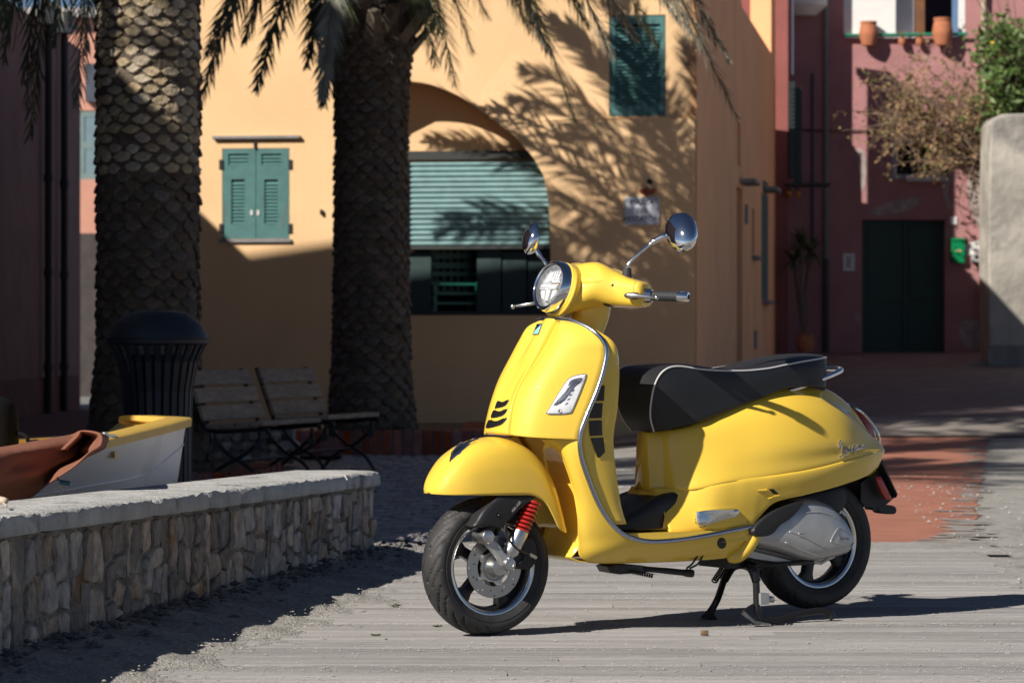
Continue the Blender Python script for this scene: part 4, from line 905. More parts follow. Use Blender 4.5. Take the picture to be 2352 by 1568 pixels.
m_och3 = mat('ochre_plaster_far', (.74, .50, .28), .9, var=.06, vs=1.0, bump=.18, bs=30)
m_teal = mat('teal_shutter_paint', (.060, .165, .165), .55, var=.12, vs=9, bump=.1, bs=60, stain=((.17, .2, .18), 11, .66, .78))
m_tealr = mat('roller_paint', (.22, .36, .375), .34, .0, var=.1, vs=8)
m_slate = mat('slate', (.22, .22, .23), .7, var=.2, vs=8)
m_iron = mat('black_iron', (.012, .012, .014), .5, var=.1)
A8 = R(-8)
fh = Fr((1.884, 32.0), A8)                                 # front of the ochre house, measured from its right corner
fs = Fr((1.884, 32.0), math.atan2(.9903, .1392))             # its side, running back
hse = thing('ochre_house', 'ochre plastered house with teal shutters and an arched shopfront behind the palms', 'house', (1.884, 32.0, 0))
def hp(x, y): return fh(x, y)
# front with the arch and the two windows cut out
zt = 7.4; al = -5.35
arch_px = [(905, 1004), (905, 400), (905, 186), (938, 187), (988, 194), (1051, 219), (1093, 247), (1142, 283), (1181, 314), (1223, 360), (1248, 404), (1259, 460), (1264, 540), (1266, 1004)]
aL = fh(790, 800)[0]
arch = [(aL, fh(800, 724)[1]), (aL, fh(800, 330)[1]), (fh(815, 270)[0], fh(815, 270)[1]), (fh(850, 215)[0], fh(850, 215)[1])] + fh.px(cr([(905, 187), (938, 187), (988, 194), (1051, 219), (1093, 247), (1142, 283), (1181, 314), (1223, 360), (1248, 404), (1259, 460), (1264, 540)], 3)) + [(fh(1266, 900)[0], fh(1266, 724)[1])]
wl = rect(fh, 510, 340, 665, 549); wu = rect(fh, 1399, 34, 1529, 268)
def rc(r): return [(r[0], r[2]), (r[1], r[2]), (r[1], r[3]), (r[0], r[3])]
obj('wall', fh.prism([(al, -.1), (0, -.1), (0, zt), (al, zt)], 0, -.44, [arch, rc(wl), rc(wu)]), m_och, hse, label='front wall of ochre plaster with a low arch')
obj('recess_wall', fh.prism([(aL - .1, -.1), (fh(1290, 900)[0], -.1), (fh(1290, 900)[0], 4.3), (aL - .1, 4.3)], -.445, -.62, [[(fh(929, 700)[0], fh(900, 722)[1]), (fh(1264, 700)[0], fh(900, 722)[1]), (fh(1264, 700)[0], fh(900, 566)[1]), (fh(929, 700)[0], fh(900, 566)[1])]]), m_och, hse)
for r_ in (wl, wu): obj('window_backing', fh.box(r_[0] - .05, r_[1] + .05, r_[2] - .05, r_[3] + .05, -.28, -.34), mat('dark_room', (.02, .02, .02), .9, var=0), hse)
# lower right of the front stands a little proud, with a sloping top
pr_px = [(1388, 272), (1597, 272), (1597, 1010), (1268, 1010), (1266, 540), (1261, 460), (1250, 404), (1225, 360), (1183, 314), (1144, 283), (1118, 262), (1105, 215), (1180, 118), (1290, 196)]
pv2 = fh.px(pr_px); pv2 = [(a, max(z, -.1)) for a, z in pv2]
thk = [.06, .06, .06, .06, .06, .06, .06, .055, .045, .03, .012, .003, .003, .03]
n_ = len(pv2); tr_ = tessellate_polygon([[Vector((a, z, 0)) for a, z in pv2]])
V = [fh.P(a, z, t) for (a, z), t in zip(pv2, thk)] + [fh.P(a, z, -.002) for a, z in pv2]
obj('wall_base', (V, [tuple(t) for t in tr_] + [(i, (i + 1) % n_, (i + 1) % n_ + n_, i + n_) for i in range(n_)]), m_och, hse)
# side wall
dl = fs(1781, 784)[0]
def gside(a): p = fs.P(a, 0); return float(gz(p[0], p[1]))
def sx(px): return fs(px, 784)[0]
door_ = (sx(1692), sx(1704)); zsd = lambda px, py: fs(px, py)[1]
slot = (sx(1694), sx(1701), zsd(1697, 382), zsd(1697, 282)); dr = (sx(1692), sx(1705), -.05, zsd(1698, 432)); nich = (sx(1727), sx(1733), zsd(1730, 585), zsd(1730, 480)); shw = (sx(1749), sx(1762), zsd(1755, 688), zsd(1755, 448))
obj('side_wall', fs.prism([(0, -.1), (dl, -.1), (dl, 6.7), (dl - 1.1, 6.7), (dl - 1.1, 5.15), (7, 5.15), (3.2, 6.5), (0, zt)], 0, -.3, [rc(slot), rc(dr), rc(nich), rc(shw)]), m_och2, hse, label='shaded side wall of reddish ochre plaster')
obj('far_end_wall', Fr(fs.P(dl, 0)[:2], math.atan2(.9903, .1392) + R(90)).box(0, 4, -.1, 4.85, 0, -.3), m_och3, hse)
for r_, dep in ((slot, .16), (dr, .2), (nich, .14), (shw, .1)): obj('recess_back', fs.box(r_[0] - .1, r_[1] + .1, r_[2] - .1, r_[3] + .1, -.305 + .3 - dep - .05, -.05 - dep - .05), mat('brown_door', (.11, .045, .02), .7, var=.2), hse)
for px, py in ((1704, 420), (1757, 437)):
    a, z = fs(px, py); obj('canopy', fs.box(a - .45, a + .45, z - .02, z + .03, .0, .2), m_slate, hse)
a, z = fs(1757, 690); obj('window_sill', fs.box(a - .75, a + .75, z - .05, z, 0, .1), m_slate, hse)
a, z = fs(1731, 589); obj('window_sill', fs.box(a - .45, a + .45, z - .04, z, 0, .09), m_slate, hse)
sh_ = obj('shutter', fs.box(shw[0] + .02, shw[1] - .02, shw[2], shw[3], -.06, .015), m_teal, hse)
for k in range(26): obj('louver', fs.box(shw[0] + .2, shw[1] - .2, shw[2] + .1 + k * .06, shw[2] + .13 + k * .06, .012, .03), m_teal, sh_)
for px, py in ((1712, 492), (1733, 780)):
    a, z = fs(px, py); obj('meter_box', fs.box(a - .12, a + .12, z - .12, z + .12, .001, .03), m_slate, hse)
obj('parapet', fs.box(dl - 1.25, dl + .12, 6.7, 6.8, -.35, .1), m_och3, hse)
obj('roof', ([fh.P(al, 5.0, -.3), fh.P(-.3, 5.0, -.3), fs.P(dl - .4, 4.9, -.3), fs.P(dl - .4, 4.9, -6)], [(0, 1, 2, 3)]), mat('roof_tile', (.3, .13, .08), .8), hse, solid=.1)
# window shutters
def shutter(fr, a0, a1, z0, z1, out, parent, panels, hinge=True):
    t = .035; sh = obj('shutter', fr.prism([(a0, z0), (a1, z0), (a1, z1), (a0, z1)], out - t, out, [[(p[0], p[2]), (p[1], p[2]), (p[1], p[3]), (p[0], p[3])] for p in panels]), m_teal, parent)
    for (b0, b1, c0, c1) in panels:
        z = c0 + .006
        while z < c1 - .02:
            V = [fr.P(b0, z, out - .006), fr.P(b1, z, out - .006), fr.P(b1, z + .032, out - .03), fr.P(b0, z + .032, out - .03), fr.P(b0, z - .008, out - .012), fr.P(b1, z - .008, out - .012), fr.P(b1, z + .026, out - .036), fr.P(b0, z + .026, out - .036)]
            obj('louver', (V, [(0, 1, 2, 3), (4, 7, 6, 5), (0, 4, 5, 1), (1, 5, 6, 2), (2, 6, 7, 3), (3, 7, 4, 0)]), m_teal, sh); z += .037
    return sh
am = (wl[0] + wl[1]) / 2
def pxr(x0, y0, x1, y1): a = fh(x0, y1); b = fh(x1, y0); return (a[0], b[0], a[1], b[1])
s1 = shutter(fh, wl[0] + .004, am - .003, wl[2] + .004, wl[3] - .004, -.004, hse, [pxr(524, 353, 570, 380), pxr(531, 412, 562, 515)])
s2 = shutter(fh, am + .003, wl[1] - .004, wl[2] + .004, wl[3] - .004, -.004, hse, [pxr(600, 353, 646, 380), pxr(607, 412, 638, 515)])
for (x, s_) in ((578, s1), (593, s2)):
    a, z = fh(x, 488); obj('shutter_handle', fh.box(a - .014, a + .014, z - .03, z + .025, -.02, .006), mat('pale_metal', (.6, .6, .58), .4, var=0), s_)
for (xa, ya, xb, yb, s_) in ((516, 470, 514, 528, s1), (658, 468, 646, 525, s2)):
    a, z = fh(xa, ya); b_, z2_ = fh(xb, yb); obj('shutter_bar', tube([fh.P(a, z, -.01), fh.P(b_, z2_, -.01)], .009, 6), mat('rusty_bar', (.17, .12, .1), .7, var=.2), s_)
for (x, y) in ((508, 378), (667, 378), (508, 525), (667, 525)):
    a, z = fh(x, y); obj('hinge', fh.box(a - .02, a + .02, z - .05, z + .05, -.02, .012), m_iron, hse)
a, z = fh(586, 337); obj('shutter_catch', fh.box(a - .012, a + .012, z - .02, z + .05, -.01, .02), m_iron, hse)
r_ = pxr(490, 313, 690, 318); obj('window_ledge', fh.box(r_[0], r_[1], r_[3] - .022, r_[3] + .006, 0, .055), m_slate, hse)
r_ = pxr(506, 549, 669, 553); obj('window_sill', fh.box(r_[0], r_[1], wl[2] - .035, wl[2] - .003, -.02, .035), m_slate, hse)
fwp = pxr(1413, 55, 1516, 244)
shutter(fh, wu[0] + .005, wu[1] - .005, wu[2] + .005, wu[3] - .005, -.01, hse, [(fwp[0], fwp[1], fwp[2], fwp[3])])
a, z = fh(739, 486); obj('wall_hook', fh.box(a - .012, a + .012, z - .03, z + .02, 0, .04), m_iron, hse)
# roller shutter in the arch
rs = rect(fh, 939, 365, 1262, 566, -.37)
ro = obj('roller_frame', fh.prism([(rs[0] - .09, rs[2] - .03), (rs[1] + .1, rs[2] - .03), (rs[1] + .1, rs[3] + .09), (rs[0] - .09, rs[3] + .09)], -.40, -.35, [[(rs[0], rs[2]), (rs[1], rs[2]), (rs[1], rs[3]), (rs[0], rs[3])]]), mat('dark_frame', (.03, .033, .032), .6, var=0), hse)
zs = .95 if False else rs[2]; k = 0; z = rs[2]
while z < rs[3] - .02:
    P_ = [(0, -.40), (.006, -.385), (.018, -.372), (.034, -.368), (.045, -.376), (.0545, -.40)]; V = []
    for a in (rs[0], rs[1]):
        for (dz, o) in P_: V.append(fh.P(a, z + dz, o))
    obj('shutter_slat', (V, [(j, j + 1, j + 7, j + 6) for j in range(5)]), m_tealr, ro, smooth=True); z += .0553
zf = fh(900, 722)[1]; obj('shop_interior', MB().add(fh.box(rs[0] - .3, rs[1] + .3, zf - .1, rs[2] + .4, -1.7, -1.65)).add(fh.box(rs[0] - .3, rs[1] + .3, zf - .06, zf - .005, -1.65, -.4)).add(fh.box(rs[0] - .3, rs[1] + .3, rs[2] + .3, rs[2] + .4, -1.65, -.63)).add(fh.box(rs[0] - .3, rs[0] - .2, zf, rs[2] + .3, -1.65, -.63)).add(fh.box(rs[1] + .2, rs[1] + .3, zf, rs[2] + .3, -1.65, -.63)).vf, mat('dark_green_panel', (.02, .045, .045), .5, var=.1), hse)
obj('shop_sill', fh.box(rs[0] - .1, rs[1] + .05, zf - .004, zf + .03, -.6, -.02), MATS['dark_frame'], hse)
for k, (xa, xb) in enumerate(((931, 990), (1095, 1150), (1153, 1208), (1211, 1262))):
    q0 = fh(xa, 700, -.45)[0]; q1 = fh(xb, 700, -.45)[0]; pn = obj('folded_shutter', fh.box(q0, q1, zf + .03, rs[2] - .06 + .03 * (k % 2), -.47 - .02 * k, -.44 - .02 * k), MATS['dark_green_panel'], hse)
    obj('shutter_rail', fh.box(q0 + .03, q1 - .03, zf + .3, zf + .36, -.439 - .02 * k, -.43 - .02 * k), MATS['dark_green_panel'], pn)
# green plastic chairs stacked before the shutter
m_gch = mat('green_plastic', (.012, .15, .10), .35, var=.05)
def chair_stack(px, d, zb, lab, rot):
    base = at(px, 720, d); t = thing('stacked_chairs', lab, 'chairs', (base[0], d, zf - .30), rot)
    for k in range(3):
        z = .1 * k; L = lambda vf, nm: obj(nm, vf, m_gch, t, local=True)
        for sx_ in (-1, 1):
            L(box(sx_ * .22 - .018, sx_ * .22 + .018, -.22, -.19, z if k == 0 else z + .3, z + .42), 'leg'); L(box(sx_ * .2 - .018, sx_ * .2 + .018, .2, .24, z if k == 0 else z + .3, z + .85), 'leg')
            L(box(sx_ * .24 - .02, sx_ * .24 + .02, -.2, .22, z + .62, z + .645), 'armrest')
        L(box(-.21, .21, -.21, .2, z + .41, z + .435), 'seat')
        L(box(-.2, .2, .2, .222, z + .80, z + .86), 'top_rail'); L(box(-.2, .2, .2, .215, z + .52, z + .56), 'back_rail')
        for i in range(5): L(box(-.17 + i * .075, -.13 + i * .075, .203, .216, z + .56, z + .8), 'backrest_slat')
    return t
chair_stack(1042, 33.15, 0, 'stack of green plastic chairs under the roller shutter, nearest the palm trunk', R(8))
# name plate and the little clay lamp over it
def place(o, fr, a, z, out):
    M_ = Matrix.Identity(4); n3 = Vector((fr.n[0], fr.n[1], 0)); e3 = Vector((fr.e[0], fr.e[1], 0))
    for i_ in range(3): M_[i_][0] = e3[i_]; M_[i_][1] = (0, 0, 1)[i_]; M_[i_][2] = n3[i_]
    p = fr.P(a, z, out); M_[0][3], M_[1][3], M_[2][3] = p; o.matrix_basis = M_
def words(name, text, size, fr, a, z, out, m, parent, ext=.0015):
    me = text_mesh(text, size, ext); o = bpy.data.objects.new(name, me); COL.objects.link(o); me.materials.append(m); place(o, fr, a, z, out); w_ = o.matrix_basis.copy()
    o.parent = parent; o.matrix_basis = Matrix.Translation(-root_of(parent).location) @ w_
    return o
r_ = rect(fh, 1435, 452, 1515, 517, .06); sg = thing('street_name_plate', 'white marble street name plate with dark lettering on the ochre wall', 'sign', fh.P((r_[0] + r_[1]) / 2, r_[2], .06))
cpoly = [(r_[0] + .02, r_[2]), (r_[1] - .02, r_[2]), (r_[1], r_[2] + .02), (r_[1], r_[3] - .02), (r_[1] - .02, r_[3]), (r_[0] + .02, r_[3]), (r_[0], r_[3] - .02), (r_[0], r_[2] + .02)]
obj('plate', fh.prism(cpoly, .063, .085), mat('marble', (.55, .58, .66), .4, var=.06, vs=10), sg)
m_ink = mat('dark_lettering', (.02, .02, .04), .6, var=0)
ac = (r_[0] + r_[1]) / 2; zc_ = (r_[2] + r_[3]) / 2
for t_, dz in (('PIAZZA', .085), ('DEI', 0), ('PESCATORI', -.085)): words('lettering', t_, .07, fh, ac, zc_ + dz, .087, m_ink, sg)
for da in (-.15, .15):
    for dz in (-.12, .12): obj('plate_screw', cyl(fh.P(ac + da, zc_ + dz, .084), fh.P(ac + da, zc_ + dz, .092), .009, 8), m_slate, sg)
a, z = fh(1487, 428, .15); lp_ = thing('wall_ornament', 'red clay bracket bowl fixed above the street name plate', 'ornament', fh.P(a, z, .06))
obj('bowl', rings_close([[tuple(np.array(fh.P(a + .09 * s_ * math.cos(t), z - .03 + zz, .13)) + np.array([fh.n[0], fh.n[1], 0]) * .07 * s_ * math.sin(t)) for t in np.linspace(0, 2 * math.pi, 17)[:-1]] for s_, zz in ((.3, -.06), (.8, -.04), (1, 0), (.95, .005))]), mat('clay_red', (.25, .055, .03), .7, var=.1), lp_, smooth=40)
obj('bracket', tube([fh.P(a, z - .02, .06), fh.P(a, z - .01, .12)], .012, 8), m_iron, lp_); obj('knob', ball(fh.P(a + .02, z + .05, .1), .03), m_iron, lp_, smooth=True)

# ---- pink house across the back right
fp = Fr((xz_ := at(1900, 800, 48))[:2] if False else ((1900 - CX) / K * 48, 48.0), 0)
ph = thing('pink_house', 'dark pink house with a green double door at the end of the lane', 'house', (fp.o[0], 48.0, .8))
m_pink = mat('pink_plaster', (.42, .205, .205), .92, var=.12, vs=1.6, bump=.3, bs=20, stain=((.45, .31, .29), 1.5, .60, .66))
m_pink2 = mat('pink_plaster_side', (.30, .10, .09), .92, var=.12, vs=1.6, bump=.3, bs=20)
wtop = rect(fp, 1938, -140, 2216, 84); dor = rect(fp, 1980, 505, 2170, 812); w2 = rect(fp, 2052, 322, 2160, 408)
dor = (dor[0], dor[1], .6, dor[3])
a_l = fp(1790, 500)[0]; a_r = fp(2700, 500)[0]
obj('wall', fp.prism([(a_l, .4), (a_r, .4), (a_r, 8.5), (a_l, 8.5)], 0, -.3, [rc(wtop), rc(dor), rc(w2)]), m_pink, ph)
m_dgreen = mat('dark_green_door', (.006, .042, .03), .5, var=.1, vs=4)
mid = (dor[0] + dor[1]) / 2
for (a0, a1) in ((dor[0] + .01, mid - .006), (mid + .006, dor[1] - .01)):
    dd = obj('door', fp.box(a0, a1, .7, dor[3] - .01, -.2, -.14), m_dgreen, ph)
    for (z0, z1) in ((.95, 1.5), (1.62, dor[3] - .12)): obj('door_panel', fp.box(a0 + .1, a1 - .1, z0, z1, -.139, -.12), m_dgreen, dd)
    for k in range(5): obj('door_board', fp.box(a0 + .11 + k * (a1 - a0 - .22) / 5, a0 + .11 + (k + .92) * (a1 - a0 - .22) / 5, 1.64, dor[3] - .14, -.119, -.112), m_dgreen, dd)
obj('door_backing', fp.box(dor[0] - .1, dor[1] + .1, .4, dor[3] + .1, -.36, -.31), m_iron, ph)
obj('door_handle', cyl(fp.P(mid - .06, 1.6, -.14), fp.P(mid - .06, 1.6, -.08), .02, 8), m_iron, ph)
# upper window opening with white door leaf, pots and a green rail
m_wht = mat('white_plaster', (.78, .78, .77), .8, var=.03, vs=5)
obj('loggia_wall', fp.box(wtop[0], fp(2057, 50)[0], wtop[2], wtop[3], -.06, .004), m_wht, ph)
obj('loggia_door', fp.box(fp(2058, 50)[0], fp(2104, 50)[0], wtop[2], wtop[3], -.32, -.28), mat('grey_white_door', (.55, .56, .6), .6, var=.03), ph)
obj('loggia_side', fp.box(fp(2203, 50)[0], wtop[1] + .003, wtop[2], wtop[3], -.1, .004), m_wht, ph)
obj('loggia_back', fp.box(wtop[0], wtop[1], wtop[2] - .1, wtop[3], -1.5, -1.4), mat('dark_interior', (.03, .03, .05), .9, var=.2), ph)
obj('wooden_jamb', fp.box(fp(2105, 50)[0], fp(2130, 50)[0], wtop[2], wtop[3], -.5, -.3), mat('brown_wood', (.16, .07, .03), .7, var=.2), ph)
zsill = wtop[2]
obj('sill', fp.box(wtop[0], fp(2100, 50)[0], zsill - .03, zsill + .01, -.3, .09), m_wht, ph)
obj('rail', tube([fp.P(wtop[0], fp(2000, 83)[1], .09), fp.P(wtop[1] + .03, fp(2200, 80)[1], .09)], .026, 8), mat('green_rail', (.02, .2, .12), .4, var=0), ph)
m_terra = mat('terracotta', (.42, .155, .075), .85, var=.12, vs=9, bump=.2, bs=40)
def pot(px, py_top, py_bot, wpx, d, lab, out=.0):
    c = at(px, py_bot, d); h = (py_bot - py_top) / K * d; r = wpx / 2 / K * d
    t = thing('plant_pot', lab, 'pot', (c[0], d, c[2]), 0, 'terracotta pots of the pink house')
    obj('pot', lathe([(0, .0), (r * .72, 0), (r * .95, h * .35), (r * 1.0, h * .5), (r * .86, h * .8), (r * .80, h * .86), (r * .86, h * .9), (r * .86, h), (r * .7, h), (r * .66, h * .85), (0, h * .84)], (0, 0, 0), (0, 0, 1), 24), m_terra, t, smooth=40, local=True)
    obj('soil', lathe([(0, h * .86), (r * .67, h * .86)], (0, 0, 0), (0, 0, 1), 16), mat('soil', (.05, .035, .025), .95), t, local=True)
    return t
pot(1995, 50, 105, 44, 47.86, 'terracotta jar on the sill in front of the white loggia wall')
pot(2165, 42, 104, 48, 47.86, 'larger terracotta jar on the sill in front of the dark loggia opening')
for px in (2072, 2112):
    t = pot(px, 88, 104, 18, 47.9, 'small pot with dry stems left of centre on the loggia sill' if px == 2072 else 'small pot with dry stems beside the larger terracotta jar')
    b = MB()
    for _ in range(14):
        a_ = random.uniform(0, 6.3); b.add(tube([(0, 0, .09), (.05 * math.cos(a_), .05 * math.sin(a_), .16), (.1 * math.cos(a_), .1 * math.sin(a_), random.uniform(.14, .24))], .004, 4))
    obj('dry_stems', b.vf, mat('dry_stem', (.33, .2, .08), .9), t, local=True)
# second window, half hidden by the shrub
obj('window_frame', fp.prism(rc((w2[0] - .03, w2[1] + .03, w2[2] - .03, w2[3] + .03)), -.02, .012, [rc((w2[0] + .05, w2[1] - .04, w2[2] + .05, w2[3] - .04))]), mat('pale_blue_frame', (.35, .36, .42), .7, var=.1), ph)
obj('window_pane', fp.box(w2[0], w2[1], w2[2], w2[3], -.2, -.16), mat('dark_glass', (.01, .012, .014), .1, var=0), ph)
obj('window_sill', fp.box(fp(2082, 400)[0], w2[1] + .05, w2[2] - .06, w2[2] + .02, -.02, .1), mat('chipped_white', (.7, .7, .66), .8, var=.15, vs=20, bump=.6, bs=30), ph)
obj('window_mullion', fp.box(w2[0] + .3, w2[0] + .34, w2[2], w2[3], -.155, -.13), mat('green_frame', (.02, .1, .07), .5, var=0), ph)
for (px, w_, y1, m_) in ((1896, 13, 592, 'pale_pipe'), (2258, 12, 626, 'pale_pipe2')):
    zsplit = fp(px, y1)[1]; a = fp(px, 400)[0]; pp = obj('drainpipe', tube([fp.P(a, zsplit, .08), fp.P(a, 8, .08)], w_ / 2 / K * 48, 12), mat(m_, (.20, .19, .18) if px < 2000 else (.42, .36, .26), .6, var=.1), ph)
    obj('drainpipe_foot', tube([fp.P(a, .6, .08), fp.P(a, zsplit, .08)], w_ / 2 / K * 48 * 1.15, 12), mat('dark_pipe', (.05, .05, .055), .5, var=.1) if px < 2000 else mat('grey_pipe', (.22, .22, .22), .5, var=.1), ph)
    for z_ in (zsplit, 2.9, 4.4): obj('pipe_clip', tube([fp.P(a, z_ - .02, .08), fp.P(a, z_ + .02, .08)], w_ / 2 / K * 48 * 1.3, 12), m_slate, ph)
a = fp(1866, 400)[0]; obj('conduit', tube([fp.P(a, fp(1866, 560)[1], .03), fp.P(a, fp(1866, 170)[1], .03)], .022, 8), mat('conduit_blue', (.09, .09, .13), .6, var=0), ph)
a0 = fp(1815, 300)[0]; obj('cable', tube([fp.P(a0, fp(1815, 296)[1], .03), fp.P(a0 + .5, fp(1850, 302)[1], .03), fp.P(fp(2060, 300)[0], fp(2060, 300)[1], .03)], .012, 6), m_iron, ph)
a, z = fp(1830, 8); obj('balcony_corbel', lathe([(0, -.2), (.25, -.2), (.42, -.05), (.45, .3), (0, .3)], fp.P(a + .05, z, 0), (0, 0, 1), 20), m_wht, ph, smooth=40)
# peeled plaster patches, slightly sunk edges
for pts in ([(2168, 350), (2182, 360), (2190, 400), (2178, 440), (2186, 478), (2172, 470), (2164, 420)], [(1965, 345), (1985, 350), (1990, 400), (1982, 440), (1975, 410)], [(1995, 485), (2050, 462), (2110, 455), (2090, 482), (2020, 495)], [(2225, 405), (2250, 380), (2252, 520), (2236, 500), (2222, 450)], [(1962, 718), (1976, 715), (1972, 745)], [(2205, 745), (2245, 735), (2248, 800), (2215, 795)]):
    q = closed_cr(fp.px(pts), 5).tolist(); obj('bare_patch', fp.prism(q, .001, .006), mat('bare_plaster', (.40, .33, .31), .95, var=.25, vs=7, bump=.5, bs=25), ph)
# things on the pink wall
def wallthing(name, lab, cat, x0, y0, x1, y1, o, m, tilt=0):
    r_ = rect(fp, x0, y1, x1, y0); r_ = (r_[0], r_[1], min(r_[2], r_[3]), max(r_[2], r_[3])); t = thing(name, lab, cat, fp.P((r_[0] + r_[1]) / 2, r_[2], 0))
    c = ((r_[0] + r_[1]) / 2, (r_[2] + r_[3]) / 2); q = [(c[0] + (a - c[0]) * math.cos(tilt) - (z - c[1]) * math.sin(tilt), c[1] + (a - c[0]) * math.sin(tilt) + (z - c[1]) * math.cos(tilt)) for a, z in rc(r_)]
    obj('body', fp.prism(q, .005, o), m, t, bevel=.008); return t, r_
t, r_ = wallthing('mailbox', 'bright green letter box on the pink wall right of the door', 'letter box', 2184, 549, 2214, 604, .1, mat('mailbox_green', (.0, .22, .075), .4, var=0))
obj('mail_slot', fp.box(r_[0] + .06, r_[1] - .05, r_[2] + .17, r_[2] + .2, .1, .108), mat('brass_plate', (.45, .38, .2), .4, var=0), t); obj('lid', fp.box(r_[0] - .005, r_[1] + .005, r_[3] - .03, r_[3] + .01, .005, .115), mat('mailbox_green', (0, .2, .07), .4), t)
wallthing('paper_notice', 'tilted white paper notice beside the green letter box', 'notice', 2217, 556, 2252, 584, .012, m_wht, R(14))
t, r_ = wallthing('house_number', 'small white number tile above the letter box', 'tile', 2181, 498, 2198, 516, .02, m_wht)
t, r_ = wallthing('gas_meter', 'small grey meter box under the paper notice', 'meter box', 2230, 584, 2250, 602, .12, mat('grey_box', (.4, .4, .4), .6, var=0)); obj('dial', cyl(fp.P((r_[0] + r_[1]) / 2, r_[3] - .04, .12), fp.P((r_[0] + r_[1]) / 2, r_[3] - .04, .13), .03, 12), m_iron, t)
t, r_ = wallthing('wall_sign', 'small white enamel sign with dark print left of the green door', 'sign', 1936, 582, 1963, 622, .015, m_wht)
for k in range(5): obj('print_line', fp.box(r_[0] + .05, r_[1] - .05 - .02 * (k % 2), r_[2] + .05 + k * .036, r_[2] + .065 + k * .036, .015, .017), m_ink, t)
# side of the pink house with dark shutters, running towards us
f_s = Fr((fp.P(a_l + .12, 0))[:2], R(90)) if False else None
e0 = at(1786, 500, 47.2); e1 = at(1806, 500, 48)
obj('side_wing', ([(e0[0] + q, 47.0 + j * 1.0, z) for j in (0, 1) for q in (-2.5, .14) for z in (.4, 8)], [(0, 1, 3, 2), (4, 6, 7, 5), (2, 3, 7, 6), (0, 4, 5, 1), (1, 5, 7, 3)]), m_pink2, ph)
zs0, zs1 = at(0, 408, 47)[2], at(0, 188, 47)[2]
for k, (x0, x1) in enumerate(((.15, .24), (.26, .36))):
    sh2 = obj('shutter', box(e0[0] + x0, e0[0] + x1, 46.96 + .2 * k, 47.3, zs0 - .1 * k, zs1 - .08 * k), mat('blackgreen_shutter', (.02, .035, .035), .5, var=.1), ph)
    for j in range(20): obj('louver', box(e0[0] + x0 + .012, e0[0] + x1 - .012, 46.945 + .2 * k, 46.962 + .2 * k, zs0 + .08 + j * .065, zs0 + .11 + j * .065), MATS['blackgreen_shutter'], sh2)
a, z = fp(1812, 40); obj('light_pipe', tube([(e0[0] + .2, 47.1, at(0, 172, 47.1)[2]), (e0[0] + .2, 47.1, 8)], .035, 10), mat('lilac_pipe', (.4, .4, .5), .5, var=0), ph)
obj('shelf', box(e0[0] + .1, e0[0] + .75, 46.7, 47.3, at(0, 428, 47)[2], at(0, 422, 47)[2]), m_iron, ph)
for q in (1812, 1832):
    c = at(q, 437, 46.9); t = thing('lantern', 'small amber lantern hanging under the iron shelf, ' + ('left of the pair' if q == 1812 else 'right of the pair'), 'lantern', (c[0], 46.9, c[2] - .05), 0, 'amber lanterns under the shelf')
    obj('globe', ball((0, 0, 0), .045, 1, 1, 1.4, 8), mat('amber_glass', (.5, .2, .02), .3, var=0), t, smooth=True, local=True); obj('cap', cyl((0, 0, .05), (0, 0, .08), .03, 8), m_iron, t, local=True)
# ---- stone gatepost on the right, the shrub behind it
gp = thing('stone_pillar', 'tall weathered pale stone wall end at the right edge', 'wall', at(2330, 845, 44)[:2] + (.5,))
d = 43.6; m_gst = mat('weathered_render', (.40, .375, .33), .92, var=.3, vs=1.1, bump=.9, bs=9, stain=((.20, .19, .18), 1.0, .48, .64))
x0 = at(2272, 800, d)[0]; zt_ = at(0, 262, d)[2]; prof = []
rngp = [(x0 + .02, .4), (x0 + .0, 1.2), (x0 - .01, 2.2), (x0 + .0, 3.2), (x0 + .02, zt_ - .15), (x0 + .08, zt_ - .04), (x0 + .2, zt_), (x0 + 1.5, zt_ + .04), (x0 + 3.5, zt_ + .1), (x0 + 3.5, .4)]
obj('pillar_body', prism(rngp, lambda x, z: (x, d, z), lambda x, z: (x, d + .9, z)), m_gst, gp, bevel=.03)
obj('pillar_foot', prism([(x0 - .02, .4), (x0 - .015, .95), (x0 + 3.4, .95), (x0 + 3.4, .4)], lambda x, z: (x, d - .03, z), lambda x, z: (x, d, z)), mat('dark_render', (.2, .19, .175), .95, var=.3, vs=3, bump=.6, bs=18), gp)  # darker band along the foot of the wall end
tag(obj('sunlit_patch', prism([(0, 0), (.55, .2), (1.1, .24), (1.2, 0)], lambda x, z: (at(2148, 850, 44.2)[0] + x, 43.8, .56 + z * .8), lambda x, z: (at(2148, 850, 44.2)[0] + x, 44.5, .58 + z * .8)), MATS['stone_band']), 'patch of sunlight put in as a pale step at the foot of the stone wall', 'step')  # sunlit patch of ground, its brightness built as a pale slab
def leafcloud(n, fn, size, ups=.3):
    b = MB(); V = []; Fc = []
    for _ in range(n):
        c = np.array(fn()); a = rng.uniform(0, 6.28); t = rng.normal(0, .7); s = size * rng.uniform(.6, 1.3)
        e1 = np.array([math.cos(a) * math.cos(t), math.sin(a) * math.cos(t), math.sin(t)]); e2 = np.cross(e1, rng.normal(0, 1, 3)); e2 /= np.linalg.norm(e2) + 1e-9
        k = len(V); V += [tuple(c - e1 * s), tuple(c + e2 * s * .45), tuple(c + e1 * s), tuple(c - e2 * s * .45)]; Fc.append((k, k + 1, k + 2, k + 3))
    return V, Fc
sh = thing('dry_shrub', 'sprawling shrub of thin bare stems and dry leaves against the pink wall', 'shrub', at(2300, 420, 45.6)[:2] + (2.2,))
base = np.array(at(2300, 430, 45.5)); br = MB(); tips = []
